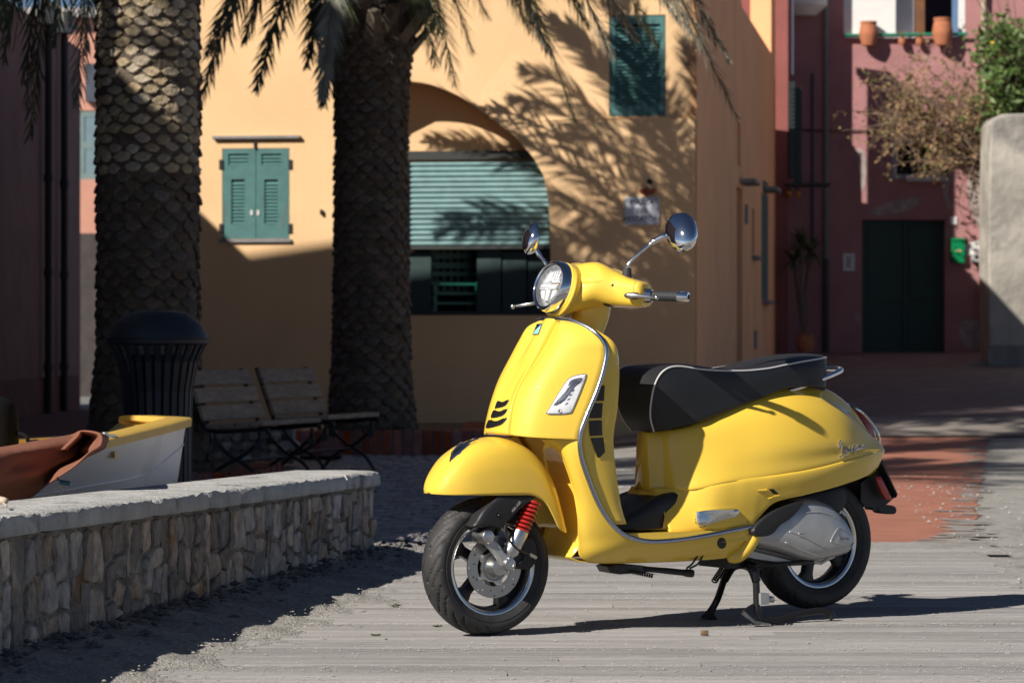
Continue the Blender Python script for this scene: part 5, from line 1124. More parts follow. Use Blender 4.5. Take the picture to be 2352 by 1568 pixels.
for i in range(60):
    tx_, ty_ = random.choice([(2060, 150), (2000, 240), (2040, 300), (2120, 230), (2180, 160), (2200, 330), (2110, 380), (1985, 262), (2030, 205), (2000, 300), (2230, 250), (2150, 300), (2090, 200), (2250, 140)])
    tip = np.array(at(tx_ + random.gauss(0, 28), ty_ + random.gauss(0, 28), random.uniform(44.9, 46.8))); b0 = base + rng.normal(0, .12, 3)
    mid = (b0 + tip) / 2 + np.array([random.uniform(-.1, .2), random.uniform(-.2, .2), random.uniform(.1, .5)]); P_ = cr([b0, mid, tip], 7); br.add(tube(P_, np.linspace(.018, .004, len(P_)), 5)); tips.append(P_)
    for _ in range(7):
        j = random.randint(5, len(P_) - 1); q = P_[j] + rng.normal(0, .28, 3); P2_ = cr([P_[j], (P_[j] + q) / 2 + rng.normal(0, .05, 3), q], 3); br.add(tube(P2_, .0045, 4)); tips.append(P2_)
obj('stems', br.vf, mat('dry_twig', (.20, .14, .10), .9, var=.2), sh)
def lf():
    P_ = random.choice(tips); p = P_[random.randint(len(P_) // 2, len(P_) - 1)]; return p + rng.normal(0, .05, 3)
obj('dry_leaves', leafcloud(5200, lf, .035), mat('dry_leaf', (.27, .175, .085), .85, var=.4, vs=4), sh); obj('green_leaves', leafcloud(700, lf, .035), mat('olive_leaf', (.13, .15, .035), .7, var=.4, vs=4), sh)
gs = thing('flowering_bush', 'green bush with yellow flowers above the stone wall at the right edge', 'bush', at(2330, 270, 45.2)[:2] + (4,))
gcl = [(np.array(at(random.uniform(2262, 2420), random.uniform(60, 280), random.uniform(44.6, 46.2)))) for _ in range(46)]
gcl = [c for c in gcl if not (c[0] < at(2290, 0, 45.4)[0] and c[2] < 3.4)]
def gl_(): return random.choice(gcl) + rng.normal(0, .13, 3)
obj('foliage', leafcloud(5200, gl_, .06), mat('bush_leaf', (.08, .135, .03), .6, var=.5, vs=2.5), gs)
obj('flowers', leafcloud(16, gl_, .05), mat('yellow_flower', (.75, .42, .02), .6), gs)
b = MB()
for c in gcl: b.add(tube(cr([np.array(at(2330, 300, 45.4)), (c + np.array(at(2330, 250, 45.4))) / 2, c], 4), .012, 4))
for _ in range(9): 
    q = np.array(at(random.uniform(2240, 2330), random.uniform(-30, 60), 45.4)); b.add(tube(cr([np.array(at(2310, 250, 45.4)), (q + np.array(at(2310, 200, 45.4))) / 2 + [.1, 0, 0], q], 4), .008, 4))
obj('stems', b.vf, MATS['dry_twig'], gs)
# potted plant at the corner of the pink house
pc_ = at(1850, 806, 46.2); pp = pot(1850, 766, 808, 44, 46.2, 'terracotta pot holding the spiky plant by the pink wall')
yk = thing('yucca', 'spiky leaved plant on two bare stems in the terracotta pot', 'plant', (pc_[0], 46.2, pc_[2] + .15))
b = MB(); lb = MB()
for (px, py) in ((1822, 600), (1862, 580), (1840, 560)):
    tip = np.array(at(px, py, 46.2 + random.uniform(-.2, .2))) - np.array(yk.location); b.add(tube(cr([(0, 0, 0), (tip[0] * .4 - .03, tip[1] * .4, tip[2] * .5), tip], 5), [.035] * 6 + [.03] * 5, 8))
    for k in range(60):
        a_ = random.uniform(0, 6.3); el = random.uniform(-.5, 1.2); L_ = random.uniform(.3, .45); dv_ = np.array([math.cos(a_) * math.cos(el), math.sin(a_) * math.cos(el), math.sin(el)]); sd_ = np.cross(dv_, [0, 0, 1.]); sd_ /= np.linalg.norm(sd_) + 1e-6
        m_ = tip + dv_ * L_ * .5; e_ = tip + dv_ * L_ - np.array([0, 0, L_ * .25]); lb.add(([tuple(tip - sd_ * .012), tuple(m_ - sd_ * .016), tuple(e_), tuple(m_ + sd_ * .016), tuple(tip + sd_ * .012)], [(0, 1, 3, 4), (1, 2, 3)]))
obj('stem', b.vf, mat('yucca_stem', (.14, .11, .085), .9), yk, local=True, smooth=True); obj('leaves', lb.vf, mat('yucca_leaf', (.05, .09, .035), .6, var=.3), yk, local=True)

# ---- long shaded house on the left, whose roof edge throws the shade over the square
lh = thing('rose_house', 'dim rose plastered house along the left side with two dark drainpipes', 'house', (-6.5, 30, 0))
m_rose = mat('rose_plaster', (.27, .18, .17), .92, var=.14, vs=1.2, bump=.25, bs=20, stain=((.19, .13, .125), .8, .5, .7))
XL = -6.5
roofl = [(9.95, 6.4), (22.2, 6.4), (22.3, 8.6), (26.0, 8.6), (28.7, 5.4), (46.8, 5.4)]  # unseen roofline, its steps and tower shaped to cast the shade
obj('wall', prism([(9.9, -.1)] + roofl + [(46.8, -.1)], lambda y_, z: (XL, y_, z), lambda y_, z: (XL - .4, y_, z)), m_rose, lh)
obj('end_wall', box(XL - 7, XL, 46.8, 47.2, -.1, 5.4), m_rose, lh); obj('end_wall', box(XL - 7, XL - .4, 9.9, 10.3, -.1, 6.4), m_rose, lh)
obj('roof', box(XL - 7, XL - .4, 9.9, 22.2, 6.2, 6.4), MATS['roof_tile'], lh); obj('roof', box(XL - 7, XL - .4, 28.7, 46.8, 5.2, 5.4), MATS['roof_tile'], lh)
obj('unseen_tower_roof', box(XL - 4, XL - .4, 22.3, 26.0, 8.4, 8.6), MATS['roof_tile'], lh); obj('unseen_tower_wall', box(XL - 4, XL - .4, 22.25, 22.4, 6.4, 8.4), m_rose, lh); obj('unseen_tower_wall', box(XL - 4, XL - .4, 25.9, 26.0, 5.4, 8.4), m_rose, lh)
def on_left(px): return XL / ((px - CX) / K)          # distance at which a pixel column meets that wall
for px, ytop in ((95, 58), (132, 78)):
    dd = on_left(px); z1 = at(0, ytop, dd)[2]; p_ = obj('drainpipe', tube([(XL + .1, dd, 0), (XL + .1, dd, z1)], .055, 12), mat('dark_iron_pipe', (.025, .028, .035), .5, var=.1), lh)
    obj('rain_hopper', box(XL + .0, XL + .2, dd - .2, dd + .2, z1, z1 + .3), MATS['dark_iron_pipe'], lh)
    for z_ in (.6, 1.9, 3.2): obj('pipe_collar', tube([(XL + .1, dd, z_), (XL + .1, dd, z_ + .1)], .07, 12), MATS['dark_iron_pipe'], lh)
for py in (790, 705, 520):
    dd = on_left(20); c = at(12, py, dd)
obj('plinth', box(XL, XL + .04, 9.9, 46.8, -.1, .5), mat('plinth_brown', (.16, .075, .055), .9, var=.2), lh)
dd = on_left(150); obj('lamp_arm', tube([(XL, dd, at(0, 58, dd)[2]), (XL + .22, dd, at(0, 66, dd)[2])], .03, 8), m_iron, lh)
tag(obj('brick_pavement', ([(XL + .0, 30, .004), (-2.8, 30, .004), (-2.8, 46, .004), (XL, 46, .004)], [(0, 1, 2, 3)]), mat('dull_red_pavement', (.17, .07, .055), .9, var=.25, vs=3, bump=.3, bs=20)), kind='structure')
# salmon house far behind, lit by the sun, with a teal shutter
fb = Fr((at(120, 500, 62)[0], 62.0), 0); sb_ = thing('salmon_house', 'sunlit salmon house with a grey green shutter far behind the left palm', 'house', (fb.o[0], 62, 0))
sw = rect(fb, 178, 254, 300, 412); ztop = fb(200, 42)[1]
obj('wall', fb.prism([(fb(60, 0)[0], -.1), (fb(470, 0)[0], -.1), (fb(470, 0)[0], ztop), (fb(60, 0)[0], ztop)], 0, -.3, [rc(sw)]), mat('salmon_plaster', (.60, .30, .22), .9, var=.1, vs=1), sb_)
obj('cornice', fb.box(fb(60, 0)[0], fb(470, 0)[0], ztop - .0, ztop + .18, -.3, .3), mat('grey_cornice', (.4, .38, .37), .8), sb_)
s_ = obj('shutter', fb.prism(rc(sw), -.08, -.02, [rc((sw[0] + .13, sw[1] - .6, sw[2] + .12, sw[3] - .75)), rc((sw[0] + .13, sw[1] - .6, sw[3] - .62, sw[3] - .12))]), mat('grey_teal', (.17, .24, .235), .6, var=.08), sb_)
for k in range(18):
    z_ = sw[2] + .13 + k * .07
    if z_ > sw[3] - .14: break
    obj('louver', fb.box(sw[0] + .13, sw[1] - .6, z_, z_ + .045, -.07, -.04), MATS['grey_teal'], s_)
obj('low_wall', fb.box(fb(60, 0)[0], fb(470, 0)[0], -.1, fb(200, 545)[1], 2.0, 2.3), mat('shaded_low_wall', (.06, .05, .048), .9, var=.2), sb_)  # wall darkened to brown, shade put into its colour
obj('window_hood', fb.box(sw[0] + .2, sw[1], sw[3] + .15, sw[3] + .9, .0, .35), mat('dark_hood', (.06, .07, .1), .6), sb_)

# ---- palms
m_trunk = mat('palm_trunk_fibre', (.10, .078, .058), .95, var=.4, vs=14, bump=.8, bs=30)
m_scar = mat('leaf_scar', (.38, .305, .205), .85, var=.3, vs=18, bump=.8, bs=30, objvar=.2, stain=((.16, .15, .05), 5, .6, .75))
m_scard = mat('leaf_scar_shaded', (.12, .092, .068), .9, var=.3, vs=18, bump=.5, bs=40, objvar=.3)  # shaded copy of the scar colour, the trunk's shade put into it
m_frond = mat('palm_leaflet', (.075, .088, .045), .5, var=.35, vs=3); m_frondg = mat('palm_leaflet_grey', (.24, .24, .20), .55, var=.25, vs=3)
m_rach = mat('palm_rachis', (.16, .15, .07), .6, var=.2); m_boot = mat('cut_leaf_base', (.20, .165, .13), .85, var=.35, vs=8, objvar=.25)
def radius(prof, z): return float(np.interp(z, [p[0] for p in prof], [p[1] for p in prof]))
def scar_mesh(w, h, t):
    o = [(-w, 0), (-w * .55, h * .62), (0, h * .85), (w * .55, h * .62), (w, 0), (w * .55, -h * .7), (0, -h), (-w * .55, -h * .7)]
    rings = [[(x, -.02, z) for x, z in o], [(x * .97, t * (.75 + .5 * (-z / h)), z * .95) for x, z in o], [(x * .72, t * (1.0 + .5 * (-z / h)), z * .7) for x, z in o]]
    return rings_close(rings, False, True)
def frond(p0, p1, sag, L_leaf, n, droop, seed, wd=.011, twist=0):
    """p0 -> p1 along an arch; leaflets in two ranks leaning towards the tip"""
    r_ = np.random.default_rng(seed); p0 = np.array(p0, float); p1 = np.array(p1, float); m1 = p0 + (p1 - p0) * .38 + np.array([0, 0, sag]); m2 = p0 + (p1 - p0) * .75 + np.array([0, 0, sag * .75])
    P = cr([p0, m1, m2, p1], 12); k = len(P); rach = tube(P, np.linspace(.018, .004, k), 5); V = []; Fc = []
    for i in range(n):
        f = .10 + .9 * i / n; q = f * (k - 1); j = min(int(q), k - 2); c = P[j] + (P[j + 1] - P[j]) * (q - j); t = P[j + 1] - P[j]; t /= np.linalg.norm(t) + 1e-9
        sd = np.cross(t, [math.sin(twist), 0, math.cos(twist)]); sd /= np.linalg.norm(sd) + 1e-9; up = np.cross(sd, t)
        Ln = L_leaf * (math.sin(math.pi * min(1, f * .86 + .14)) ** .55 * .9 + .12) * r_.uniform(.8, 1.1)
        for s in (-1, 1):
            dv_ = sd * s * (.78 - .35 * f) + t * (.55 + .45 * f) + up * r_.uniform(-.5, .5); dv_ /= np.linalg.norm(dv_)
            a = c; b_ = c + dv_ * Ln * .55 + np.array([0, 0, -droop * Ln * .12]); e = c + dv_ * Ln + np.array([0, 0, -droop * Ln * .5]) + r_.normal(0, .01, 3)
            w_ = np.cross(dv_, up); w_ /= np.linalg.norm(w_) + 1e-9; w_ = w_ * wd + up * wd * .5
            q0 = len(V); V += [tuple(a - w_ * .6), tuple(a + w_ * .6), tuple(b_ + w_), tuple(b_ - w_), tuple(e)]; Fc += [(q0, q0 + 1, q0 + 2, q0 + 3), (q0 + 3, q0 + 2, q0 + 4)]
    return rach, (V, Fc)
def palm(lab, x, d, prof, ztop, pitch, per, lit_z, fronds, zv):
    t = thing('palm_tree', lab, 'palm', (x, d, 0), 0, 'palms round the square'); ns = 40; V = []; zz = np.linspace(-.05, ztop, 70)
    for z in zz:
        for i in range(ns): a = 2 * math.pi * i / ns; r_ = radius(prof, z) * (1 + .02 * math.sin(z * 40 + 3 * a)) + rng.normal(0, .006); V.append((r_ * math.cos(a), r_ * math.sin(a), z))
    tr = obj('trunk', (V, gridf(len(zz), ns, False, True)), m_trunk, t, local=True, smooth=True)
    protos = {}; cand = []; row = 0; z = .12
    while z < ztop - .02:
        for i in range(per):
            a = 2 * math.pi * (i + .5 * (row % 2)) / per + random.uniform(-.03, .03); cand.append((z + random.uniform(-.012, .012), a))
        z += pitch; row += 1
    face = math.atan2(-d, -x)
    def vis(c): return -math.cos(c[1] - face) + (0 if .2 < c[0] < zv else 3)
    cand = [q for q in cand if random.random() > .07]
    cand.sort(key=vis); rest = MB()
    me = {}
    for k, (z, a) in enumerate(cand):
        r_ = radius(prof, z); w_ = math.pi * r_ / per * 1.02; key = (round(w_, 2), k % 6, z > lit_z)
        M_ = Matrix.Translation((r_ * math.cos(a), r_ * math.sin(a), z)) @ Matrix.Rotation(a - math.pi / 2, 4, 'Z') @ Matrix.Rotation(random.uniform(-.16, .16), 4, 'Y') @ Matrix.Diagonal((random.uniform(.82, 1.08), random.uniform(.6, 1.5), random.uniform(.8, 1.1), 1))
        if k < 298:
            if key not in me:
                vf = scar_mesh(w_, pitch * .70, random.uniform(.010, .020)); vf = ([(v[0] * random.uniform(.86, 1.06), v[1] + random.uniform(-.007, .007), v[2] * random.uniform(.82, 1.12)) for v in vf[0]], vf[1])
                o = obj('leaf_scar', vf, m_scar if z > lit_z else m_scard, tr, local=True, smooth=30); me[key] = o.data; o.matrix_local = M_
            else:
                o = bpy.data.objects.new('leaf_scar', me[key]); COL.objects.link(o); o.parent = tr; o.matrix_local = M_
        else: rest.add(xf(scar_mesh(w_, pitch * .68, .016), M_))
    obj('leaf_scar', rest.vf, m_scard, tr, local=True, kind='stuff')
    return t
def boots(t, prof_r, z0, z1, n, x, d):
    for k in range(n):
        a = k * 2.4; z = z0 + (z1 - z0) * k / n; c, s = math.cos(a), math.sin(a); r_ = prof_r * .9; L_ = random.uniform(.28, .42)
        rr = []
        for f, w_, th in ((0, .10, .05), (.5, .085, .04), (1, .06, .03)):
            p = np.array([c * (r_ + L_ * f * .75), s * (r_ + L_ * f * .75), z + L_ * f * .85]); tn = np.array([-s, c, 0]); up = np.array([c * -.6, s * -.6, .8])
            rr.append([tuple(p + tn * w_ * q + up * th * h_) for q, h_ in ((-1, 0), (0, 1), (1, 0), (0, -1))])
        obj('leaf_base', rings_close(rr), m_boot, t, local=True)
FS = [0]
def add_frond(t, p0, p1, sag, L_=.36, n=74, droop=.5, m=None, wd=.011):
    FS[0] += 1; rc_, lf_ = frond(p0, p1, sag, L_, n, droop, FS[0], wd); rr = obj('frond', rc_, m_rach, t); obj('leaflets', lf_, m or m_frond, rr)
# palm by the arch
X2, D2 = (853 - CX) / K * 28.7, 28.7
pr2 = [(-.1, .46), (.1, .43), (.5, .37), (1.0, .345), (2.0, .33), (3.0, .325), (3.4, .34), (3.9, .40), (4.2, .38), (4.6, .2)]
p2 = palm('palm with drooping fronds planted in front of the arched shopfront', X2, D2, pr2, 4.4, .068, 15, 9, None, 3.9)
boots(p2, .34, 3.60, 4.35, 44, X2, D2)
c2 = np.array([X2, D2, 4.3])
for (px, py, d, sag, ln, m) in [(455, 238, 27.6, .95, .34, 0), (588, 208, 27.9, .75, .32, 0), (742, 240, 28.0, .75, .34, 0), (738, 232, 27.4, .9, .36, 1), (1046, 196, 28.1, .75, .34, 0), (1322, 280, 28.3, 1.2, .34, 0), (1408, 130, 28.6, 1.15, .38, 1), (1692, 268, 28.2, 1.7, .4, 1),
                                (1674, 140, 29.2, 1.5, .34, 1), (1510, 105, 28.4, 1.2, .34, 0), (520, 60, 28.8, .9, .38, 0), (1460, 90, 28.9, 1.0, .36, 1), (640, 100, 29.2, .7, .34, 0), (1120, 40, 28.4, .5, .34, 0), (1010, 70, 27.6, .5, .34, 0), (430, 30, 28.2, .8, .36, 0), (560, 95, 28.4, .8, .36, 0), (478, 122, 28.0, .8, .36, 0), (705, 150, 28.4, .7, .34, 0), (1215, 70, 28.6, .8, .36, 0), (1262, 120, 29.4, .9, .36, 1), (1350, 60, 28.8, .9, .36, 0), (1560, 50, 29.0, 1.2, .36, 1), (1610, 115, 28.8, 1.4, .36, 1), (1000, 150, 28.2, .7, .32, 0), (1085, 120, 28.6, .6, .32, 1)]:
    add_frond(p2, c2 + np.array([0, 0, random.uniform(-.1, .15)]), at(px, py, d - .2), sag, ln * (.85 if px < 900 and m else 1), 170 if px > 1200 else 140, .4, m_frondg if m else m_frond, .0085 if px > 1200 else .0072)
for k in range(46):                                                  # the rest of the crown, above the picture
    a = k * 2.399; L_ = random.uniform(2.2, 3.0); el = R(random.uniform(-6, 52)); add_frond(p2, c2 + np.array([0, 0, .2]), c2 + np.array([math.cos(a) * math.cos(el) * L_, math.sin(a) * math.cos(el) * L_, .3 + math.sin(el) * L_ * .85]), .5, .38, 64, .35, m_frond)
# palm behind the litter bin
X1, D1 = (340 - CX) / K * 22.4, 22.4
pr1 = [(-.1, .50), (.15, .46), (.5, .40), (.9, .36), (1.6, .352), (2.4, .36), (3.2, .358), (4.2, .35), (4.9, .34), (5.4, .2)]
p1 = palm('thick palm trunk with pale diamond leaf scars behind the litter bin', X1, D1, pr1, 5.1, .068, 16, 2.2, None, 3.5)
c1 = np.array([X1, D1, 5.35]); boots(p1, .33, 4.9, 5.5, 26, X1, D1)
for (px, py, d, sag) in [(8, 140, 21.6, 1.3), (55, 190, 22, 1.2), (66, 318, 22.2, 1.3), (-120, 60, 22, 1.3), (20, 60, 23, 1.3), (175, 250, 23.2, 1.2), (-40, 120, 22.6, 1.5), (100, 20, 22, 1.2), (125, 105, 21.8, 1.3), (58, 255, 22.4, 1.3), (160, 60, 22.8, 1.2), (-5, 75, 21.5, 1.3), (30, 120, 22.8, 1.3), (195, 130, 22.9, 1.2), (-60, 180, 22, 1.4)]:
    add_frond(p1, c1, at(px, py, d), sag, .36, 140, .45, m_frond, .0075)
for k in range(38):
    a = k * 2.399; L_ = random.uniform(2.4, 3.3); el = R(random.uniform(8, 75)); add_frond(p1, c1 + np.array([0, 0, .2]), c1 + np.array([math.cos(a) * math.cos(el) * L_, math.sin(a) * math.cos(el) * L_, .3 + math.sin(el) * L_ * .85]), .5, .4, 60, .3, m_frond)

# a third palm stands left of the picture; its fronds dapple the square
p3 = thing('palm_tree', 'palm standing left of the litter bin beyond the picture edge', 'palm', (-4.6, 17.4, 0), 0, 'palms round the square')
obj('trunk', lathe([(.42, -.05), (.34, .6), (.32, 5.4), (.1, 5.8)], (0, 0, 0), (0, 0, 1), 24), m_trunk, p3, local=True, smooth=True); c3_ = np.array([-4.6, 17.4, 5.5])
for k in range(56):
    a = k * 2.399; L_ = random.uniform(2.2, 3.0); el = R(random.uniform(-10, 70)); add_frond(p3, c3_, c3_ + np.array([math.cos(a) * math.cos(el) * L_, math.sin(a) * math.cos(el) * L_, .3 + math.sin(el) * L_ * .8]), .5, .4, 56, .3, m_frond)

# ---- brick edged beds under the palms
m_brick = mat('edging_brick', (.30, .085, .05), .9, var=.25, vs=12, bump=.4, bs=40, objvar=.25); m_mgrey = mat('grey_mortar', (.24, .23, .22), .95, var=.15)
def bed(name, lab, x0, x1, y0, y1, h, bw, first=True):
    t = thing(name, lab, 'planting bed', (x0, y0, 0), 0, 'brick edged palm beds'); W_ = x1 - x0
    obj('bed_core', box(x0 + .02, x1 - .02, y0 + .02, y1, -.02, h - .015), m_mgrey, t); obj('bed_soil', box(x0 + .2, x1 - .2, y0 + .2, y1 - .2, h - .04, h), MATS['soil'], t)
    n = int(W_ / bw)
    for i in range(n):
        a = x0 + W_ * i / n + .008; e = random.uniform(-.004, .004); obj('brick', box(a, a + W_ / n - .018, y0 + e, y0 + .2, -.02, h + random.uniform(-.006, .004)), m_brick, t, bevel=.004)
    for i in range(int((y1 - y0) / .12)):
        y_ = y0 + .21 + i * .12; obj('brick', box(x1 - .2, x1 + random.uniform(-.003, .004), y_, y_ + .105, -.02, h + random.uniform(-.006, .004)), m_brick, t)
    return t
xa = (672 - CX) / K * 27.9; xb = (1108 - CX) / K * 27.9
bed('palm_bed', 'low brick edged bed round the palm in front of the arch', xa, xb, 27.85, 30.9, .205, .085)
xa1 = (434 - CX) / K * 22.9 - 1.9; xb1 = (598 - CX) / K * 21.6
bed('palm_bed', 'low brick edged bed behind the litter bin and the near bench', xa1, xb1, 21.4, 23.6, .10, .105)
# rough stone edging between the two beds
rb = thing('stone_edging', 'low rough stone edging behind the two benches', 'kerb', (at(560, 1040, 26.2)[0], 26.2, 0))
for k in range(34):
    x = at(436, 0, 26)[0] + (k % 12) * .078 + random.uniform(-.01, .01); zr = .05 + (k // 12) * .085
    pts = [(x + .045 * math.cos(a) * random.uniform(.85, 1.1), zr + .042 * math.sin(a) * random.uniform(.85, 1.1)) for a in np.linspace(0, 6.28, 9)[:-1]]
    obj('stone', prism(pts, lambda a, z: (a, 26.0 + random.uniform(-.01, .01), z), lambda a, z: (a, 26.25, z)), m_stone, rb)
obj('mortar', box(at(434, 0, 26)[0], at(672, 0, 26)[0], 26.03, 26.4, -.02, .28), m_mort, rb)

# ---- benches
m_slat = mat('bench_wood', (.31, .225, .155), .8, var=.25, vs=6, bump=.3, bs=30, objvar=.15, stretch=(1, 1, 6))
def bench(lab, d, pback, ln):
    """pback: survey pixel of the near top corner of the backrest"""
    b0 = np.array(at(*pback, d)); t = thing('park_bench', lab, 'bench', (b0[0], d, 0), 0, 'slatted benches in the shade'); al_ = math.atan2(.95, .30); e = np.array([math.cos(al_), math.sin(al_)]); f = np.array([e[1], -e[0]])   # along the bench, the way it faces
    O = np.array([b0[0], d]); P_ = lambda a, o, z: (O[0] + e[0] * a + f[0] * o, O[1] + e[1] * a + f[1] * o, z)
    def bx(a0, a1, pts): # bar along the bench with a cross-section (out, z)
        V = [P_(a, o, z) for a in (a0, a1) for o, z in pts]; n = len(pts); return V, [tuple(range(n)), tuple(n + i for i in reversed(range(n)))] + [(i, (i + 1) % n, (i + 1) % n + n, i + n) for i in range(n)]
    zt_ = b0[2]
    for k in range(3):
        z1 = zt_ - k * .122; o1 = .045 * k; obj('backrest_slat', bx(0, ln, [(o1, z1), (o1 + .036, z1 - .104), (o1 + .066, z1 - .10), (o1 + .03, z1 + .004)]), m_slat, t, bevel=.006)
    zs_ = .435
    for k in range(4):
        o1 = .16 + k * .108; z1 = zs_ + .012 * (k - 1.5) * .6; obj('seat_slat', bx(0, ln, [(o1, z1 - .03), (o1 + .098, z1 - .03), (o1 + .098, z1 + .002), (o1, z1 + .002)]), m_slat, t, bevel=.006)
    for a in (.06, ln - .06):
        en = obj('end_frame', tube(cr([P_(a, -.02, zt_ + .01), P_(a, .10, zt_ - .32), P_(a, .15, zs_ - .05), P_(a, .3, zs_ - .06), P_(a, .57, zs_ - .04), P_(a, .6, zs_ - .07)], 5), .016, 8), m_iron, t, smooth=True)
        obj('leg', tube(cr([P_(a, .2, zs_ - .06), P_(a, .22, .30), P_(a, .33, .2), P_(a, .47, .12), P_(a, .56, .0)], 6), .013, 8), m_iron, t, smooth=True)
        obj('leg', tube(cr([P_(a, .54, zs_ - .06), P_(a, .52, .30), P_(a, .40, .2), P_(a, .24, .12), P_(a, .12, .0)], 6), .013, 8), m_iron, t, smooth=True)
        obj('brace_block', box(-.02, .02, -.02, .02, -.02, .02) and xf(box(-.025, .025, -.02, .02, -.025, .025), Matrix.Translation(P_(a, .53, .28))), m_iron, t); obj('brace_block', xf(box(-.025, .025, -.02, .02, -.025, .025), Matrix.Translation(P_(a, .21, .28))), m_iron, t)
    obj('tie_rod', tube([P_(.06, .365, .17), P_(ln - .06, .365, .17)], .01, 6), m_iron, t)
    return t
bench('weathered wooden slatted bench nearer the litter bin', 21.8, (424, 852), 1.12)
bench('weathered wooden slatted bench beside the palm by the arch', 23.6, (588, 848), 1.12)

# ---- litter bin
XB, DB = (362 - CX) / K * 17.2, 17.2; bn = thing('litter_bin', 'dark round slatted litter bin with a domed lid', 'litter bin', (XB, DB, 0))
m_binm = mat('dark_bin_metal', (.016, .02, .028), .5, var=.15)
zl = at(0, 780, DB)[2]; ztp = at(0, 712, DB)[2]
obj('lid', lathe([(.275, zl - .005), (.28, zl + .01), (.272, zl + .03), (.24, zl + .09), (.17, ztp - .02), (.08, ztp), (0, ztp)], (0, 0, 0), (0, 0, 1), 40), m_binm, bn, local=True, smooth=40)
obj('lid_rim', lathe([(.26, zl - .03), (.282, zl - .02), (.285, zl), (.26, zl + .005)], (0, 0, 0), (0, 0, 1), 40), m_binm, bn, local=True, smooth=40)
obj('liner', lathe([(0, .04), (.155, .04), (.155, zl - .08)], (0, 0, 0), (0, 0, 1), 28), mat('bin_liner', (.008, .008, .01), .7, var=0), bn, local=True, smooth=30)
for k in range(26):
    a = 2 * math.pi * k / 26; c, s = math.cos(a), math.sin(a); tn = np.array([-s, c, 0]); rr = []
    for z, r_ in ((.02, .178), (.5, .178), (zl - .28, .185), (zl - .12, .215), (zl - .02, .262)):
        p = np.array([c * r_, s * r_, z]); o = np.array([c, s, 0]); rr.append([tuple(p - tn * .016), tuple(p + tn * .016), tuple(p + tn * .016 + o * .008), tuple(p - tn * .016 + o * .008)])
    obj('slat', rings_close(rr), m_binm, bn, local=True)
for z in (.06, .5): obj('hoop', lathe([(.165, z), (.177, z), (.177, z + .035), (.165, z + .035)], (0, 0, 0), (0, 0, 1), 36), m_binm, bn, local=True)

# ---- rowing boat with its cover
bt = thing('rowing_boat', 'white rowing boat with a yellow gunwale drawn up behind the stone wall', 'boat', (-1.8, 13.0, 0))
m_hull = mat('white_hull', (.88, .86, .88), .35, var=.05, vs=4, stain=((.72, .7, .69), 3, .55, .75)); m_gun = mat('yellow_gunwale', (.66, .43, .09), .4, var=.05); m_inn = mat('cream_interior', (.75, .53, .17), .5, var=.05)
# stations from the bow: near gunwale, far gunwale, keel (all x, y, z)
SB = .945
def sc(p): return (p[0] * SB, p[1] * SB, 1 - (1 - p[2]) * SB)
nearg = [at(428, 964, 14.6), at(400, 972, 14.35), at(330, 990, 13.95), at(215, 1017, 13.4), at(60, 1046, 12.85), (-2.20, 12.3, .53), (-2.4, 11.6, .52)]
farg = [at(428, 964, 14.62), at(380, 961, 15.1), at(300, 962, 15.4), at(238, 1002, 15.3), at(120, 1008, 15.0), (-2.75, 14.5, .51), (-3.1, 13.7, .50)]
keel = [at(407, 1112, 14.55), at(395, 1150, 14.6), (-1.72, 14.5, .07), (-1.95, 14.1, .05), (-2.2, 13.7, .04), (-2.5, 13.3, .04), (-2.8, 12.7, .04)]
nearg, farg, keel = [sc(q) for q in nearg], [sc(q) for q in farg], [sc(q) for q in keel]
hn = []; hf = []
for i, (g, f, k) in enumerate(zip(nearg, farg, keel)):
    g, f, k = map(np.array, (g, f, k)); b1 = g * .62 + k * .38; b1 = b1 + (g - f) * .02; b2 = g * .22 + k * .78 + (g - f) * .07
    hn.append([g, b1, b2, k]); hf.append([f, f * .62 + k * .38 + (f - g) * .02, f * .22 + k * .78 + (f - g) * .07, k])
hull = MB().add(loft(hn, 5, 5)).add(loft(hf, 5, 5)); obj('hull', hull.vf, m_hull, bt, smooth=50)
gN = cr(nearg, 6); gF = cr(farg, 6)
def strake(hk, f, r_, m, nm, s_=0):
    P_ = [h[0] + (h[1] - h[0]) * f / .38 if f < .38 else h[1] + (h[2] - h[1]) * (f - .38) / .4 for h in hk]; obj(nm, tube(cr([np.array(p) + np.array([.004, -.004, 0]) for p in P_], 6), r_, 6), m, bt, smooth=True)
hl_ = loft(hn, 5, 5); ncol = len(cr(hn[0], 5)); obj('strake', tube([np.array(hl_[0][q * ncol + 5]) + np.array([.002, -.001, 0]) for q in range(len(hl_[0]) // ncol)], .0045, 6), m_hull, bt, smooth=True)
def gun(G, in_dir):
    V = []; n = len(G)
    for i in range(n):
        t = G[min(i + 1, n - 1)] - G[max(i - 1, 0)]; t = t / np.linalg.norm(t); s_ = np.cross(t, [0, 0, 1.]); s_ /= np.linalg.norm(s_); s_ = s_ * in_dir; p = G[i]
        for o, z in ((.022, -.028), (.025, .004), (.015, .012), (-.085, .012), (-.09, -.01), (-.02, -.028)): V.append(tuple(p + s_ * o + np.array([0, 0, z])))
    return V, gridf(n, 6, False, True) + [tuple(range(6)), tuple((n - 1) * 6 + j for j in range(6))]
obj('gunwale', gun(gN, -1), m_gun, bt, smooth=40); obj('gunwale', gun(gF, 1), m_gun, bt, smooth=40)
inn = []
for i in range(len(nearg)):
    g, f, k = np.array(nearg[i]), np.array(farg[i]), np.array(keel[i]); w_ = .94; c_ = (g + f) / 2; inn.append([c_ + (g - c_) * w_, c_ * .25 + g * .4 + k * .35 + np.array([0, 0, .03]), k + np.array([0, 0, .05]), c_ * .25 + f * .4 + k * .35 + np.array([0, 0, .03]), c_ + (f - c_) * w_])
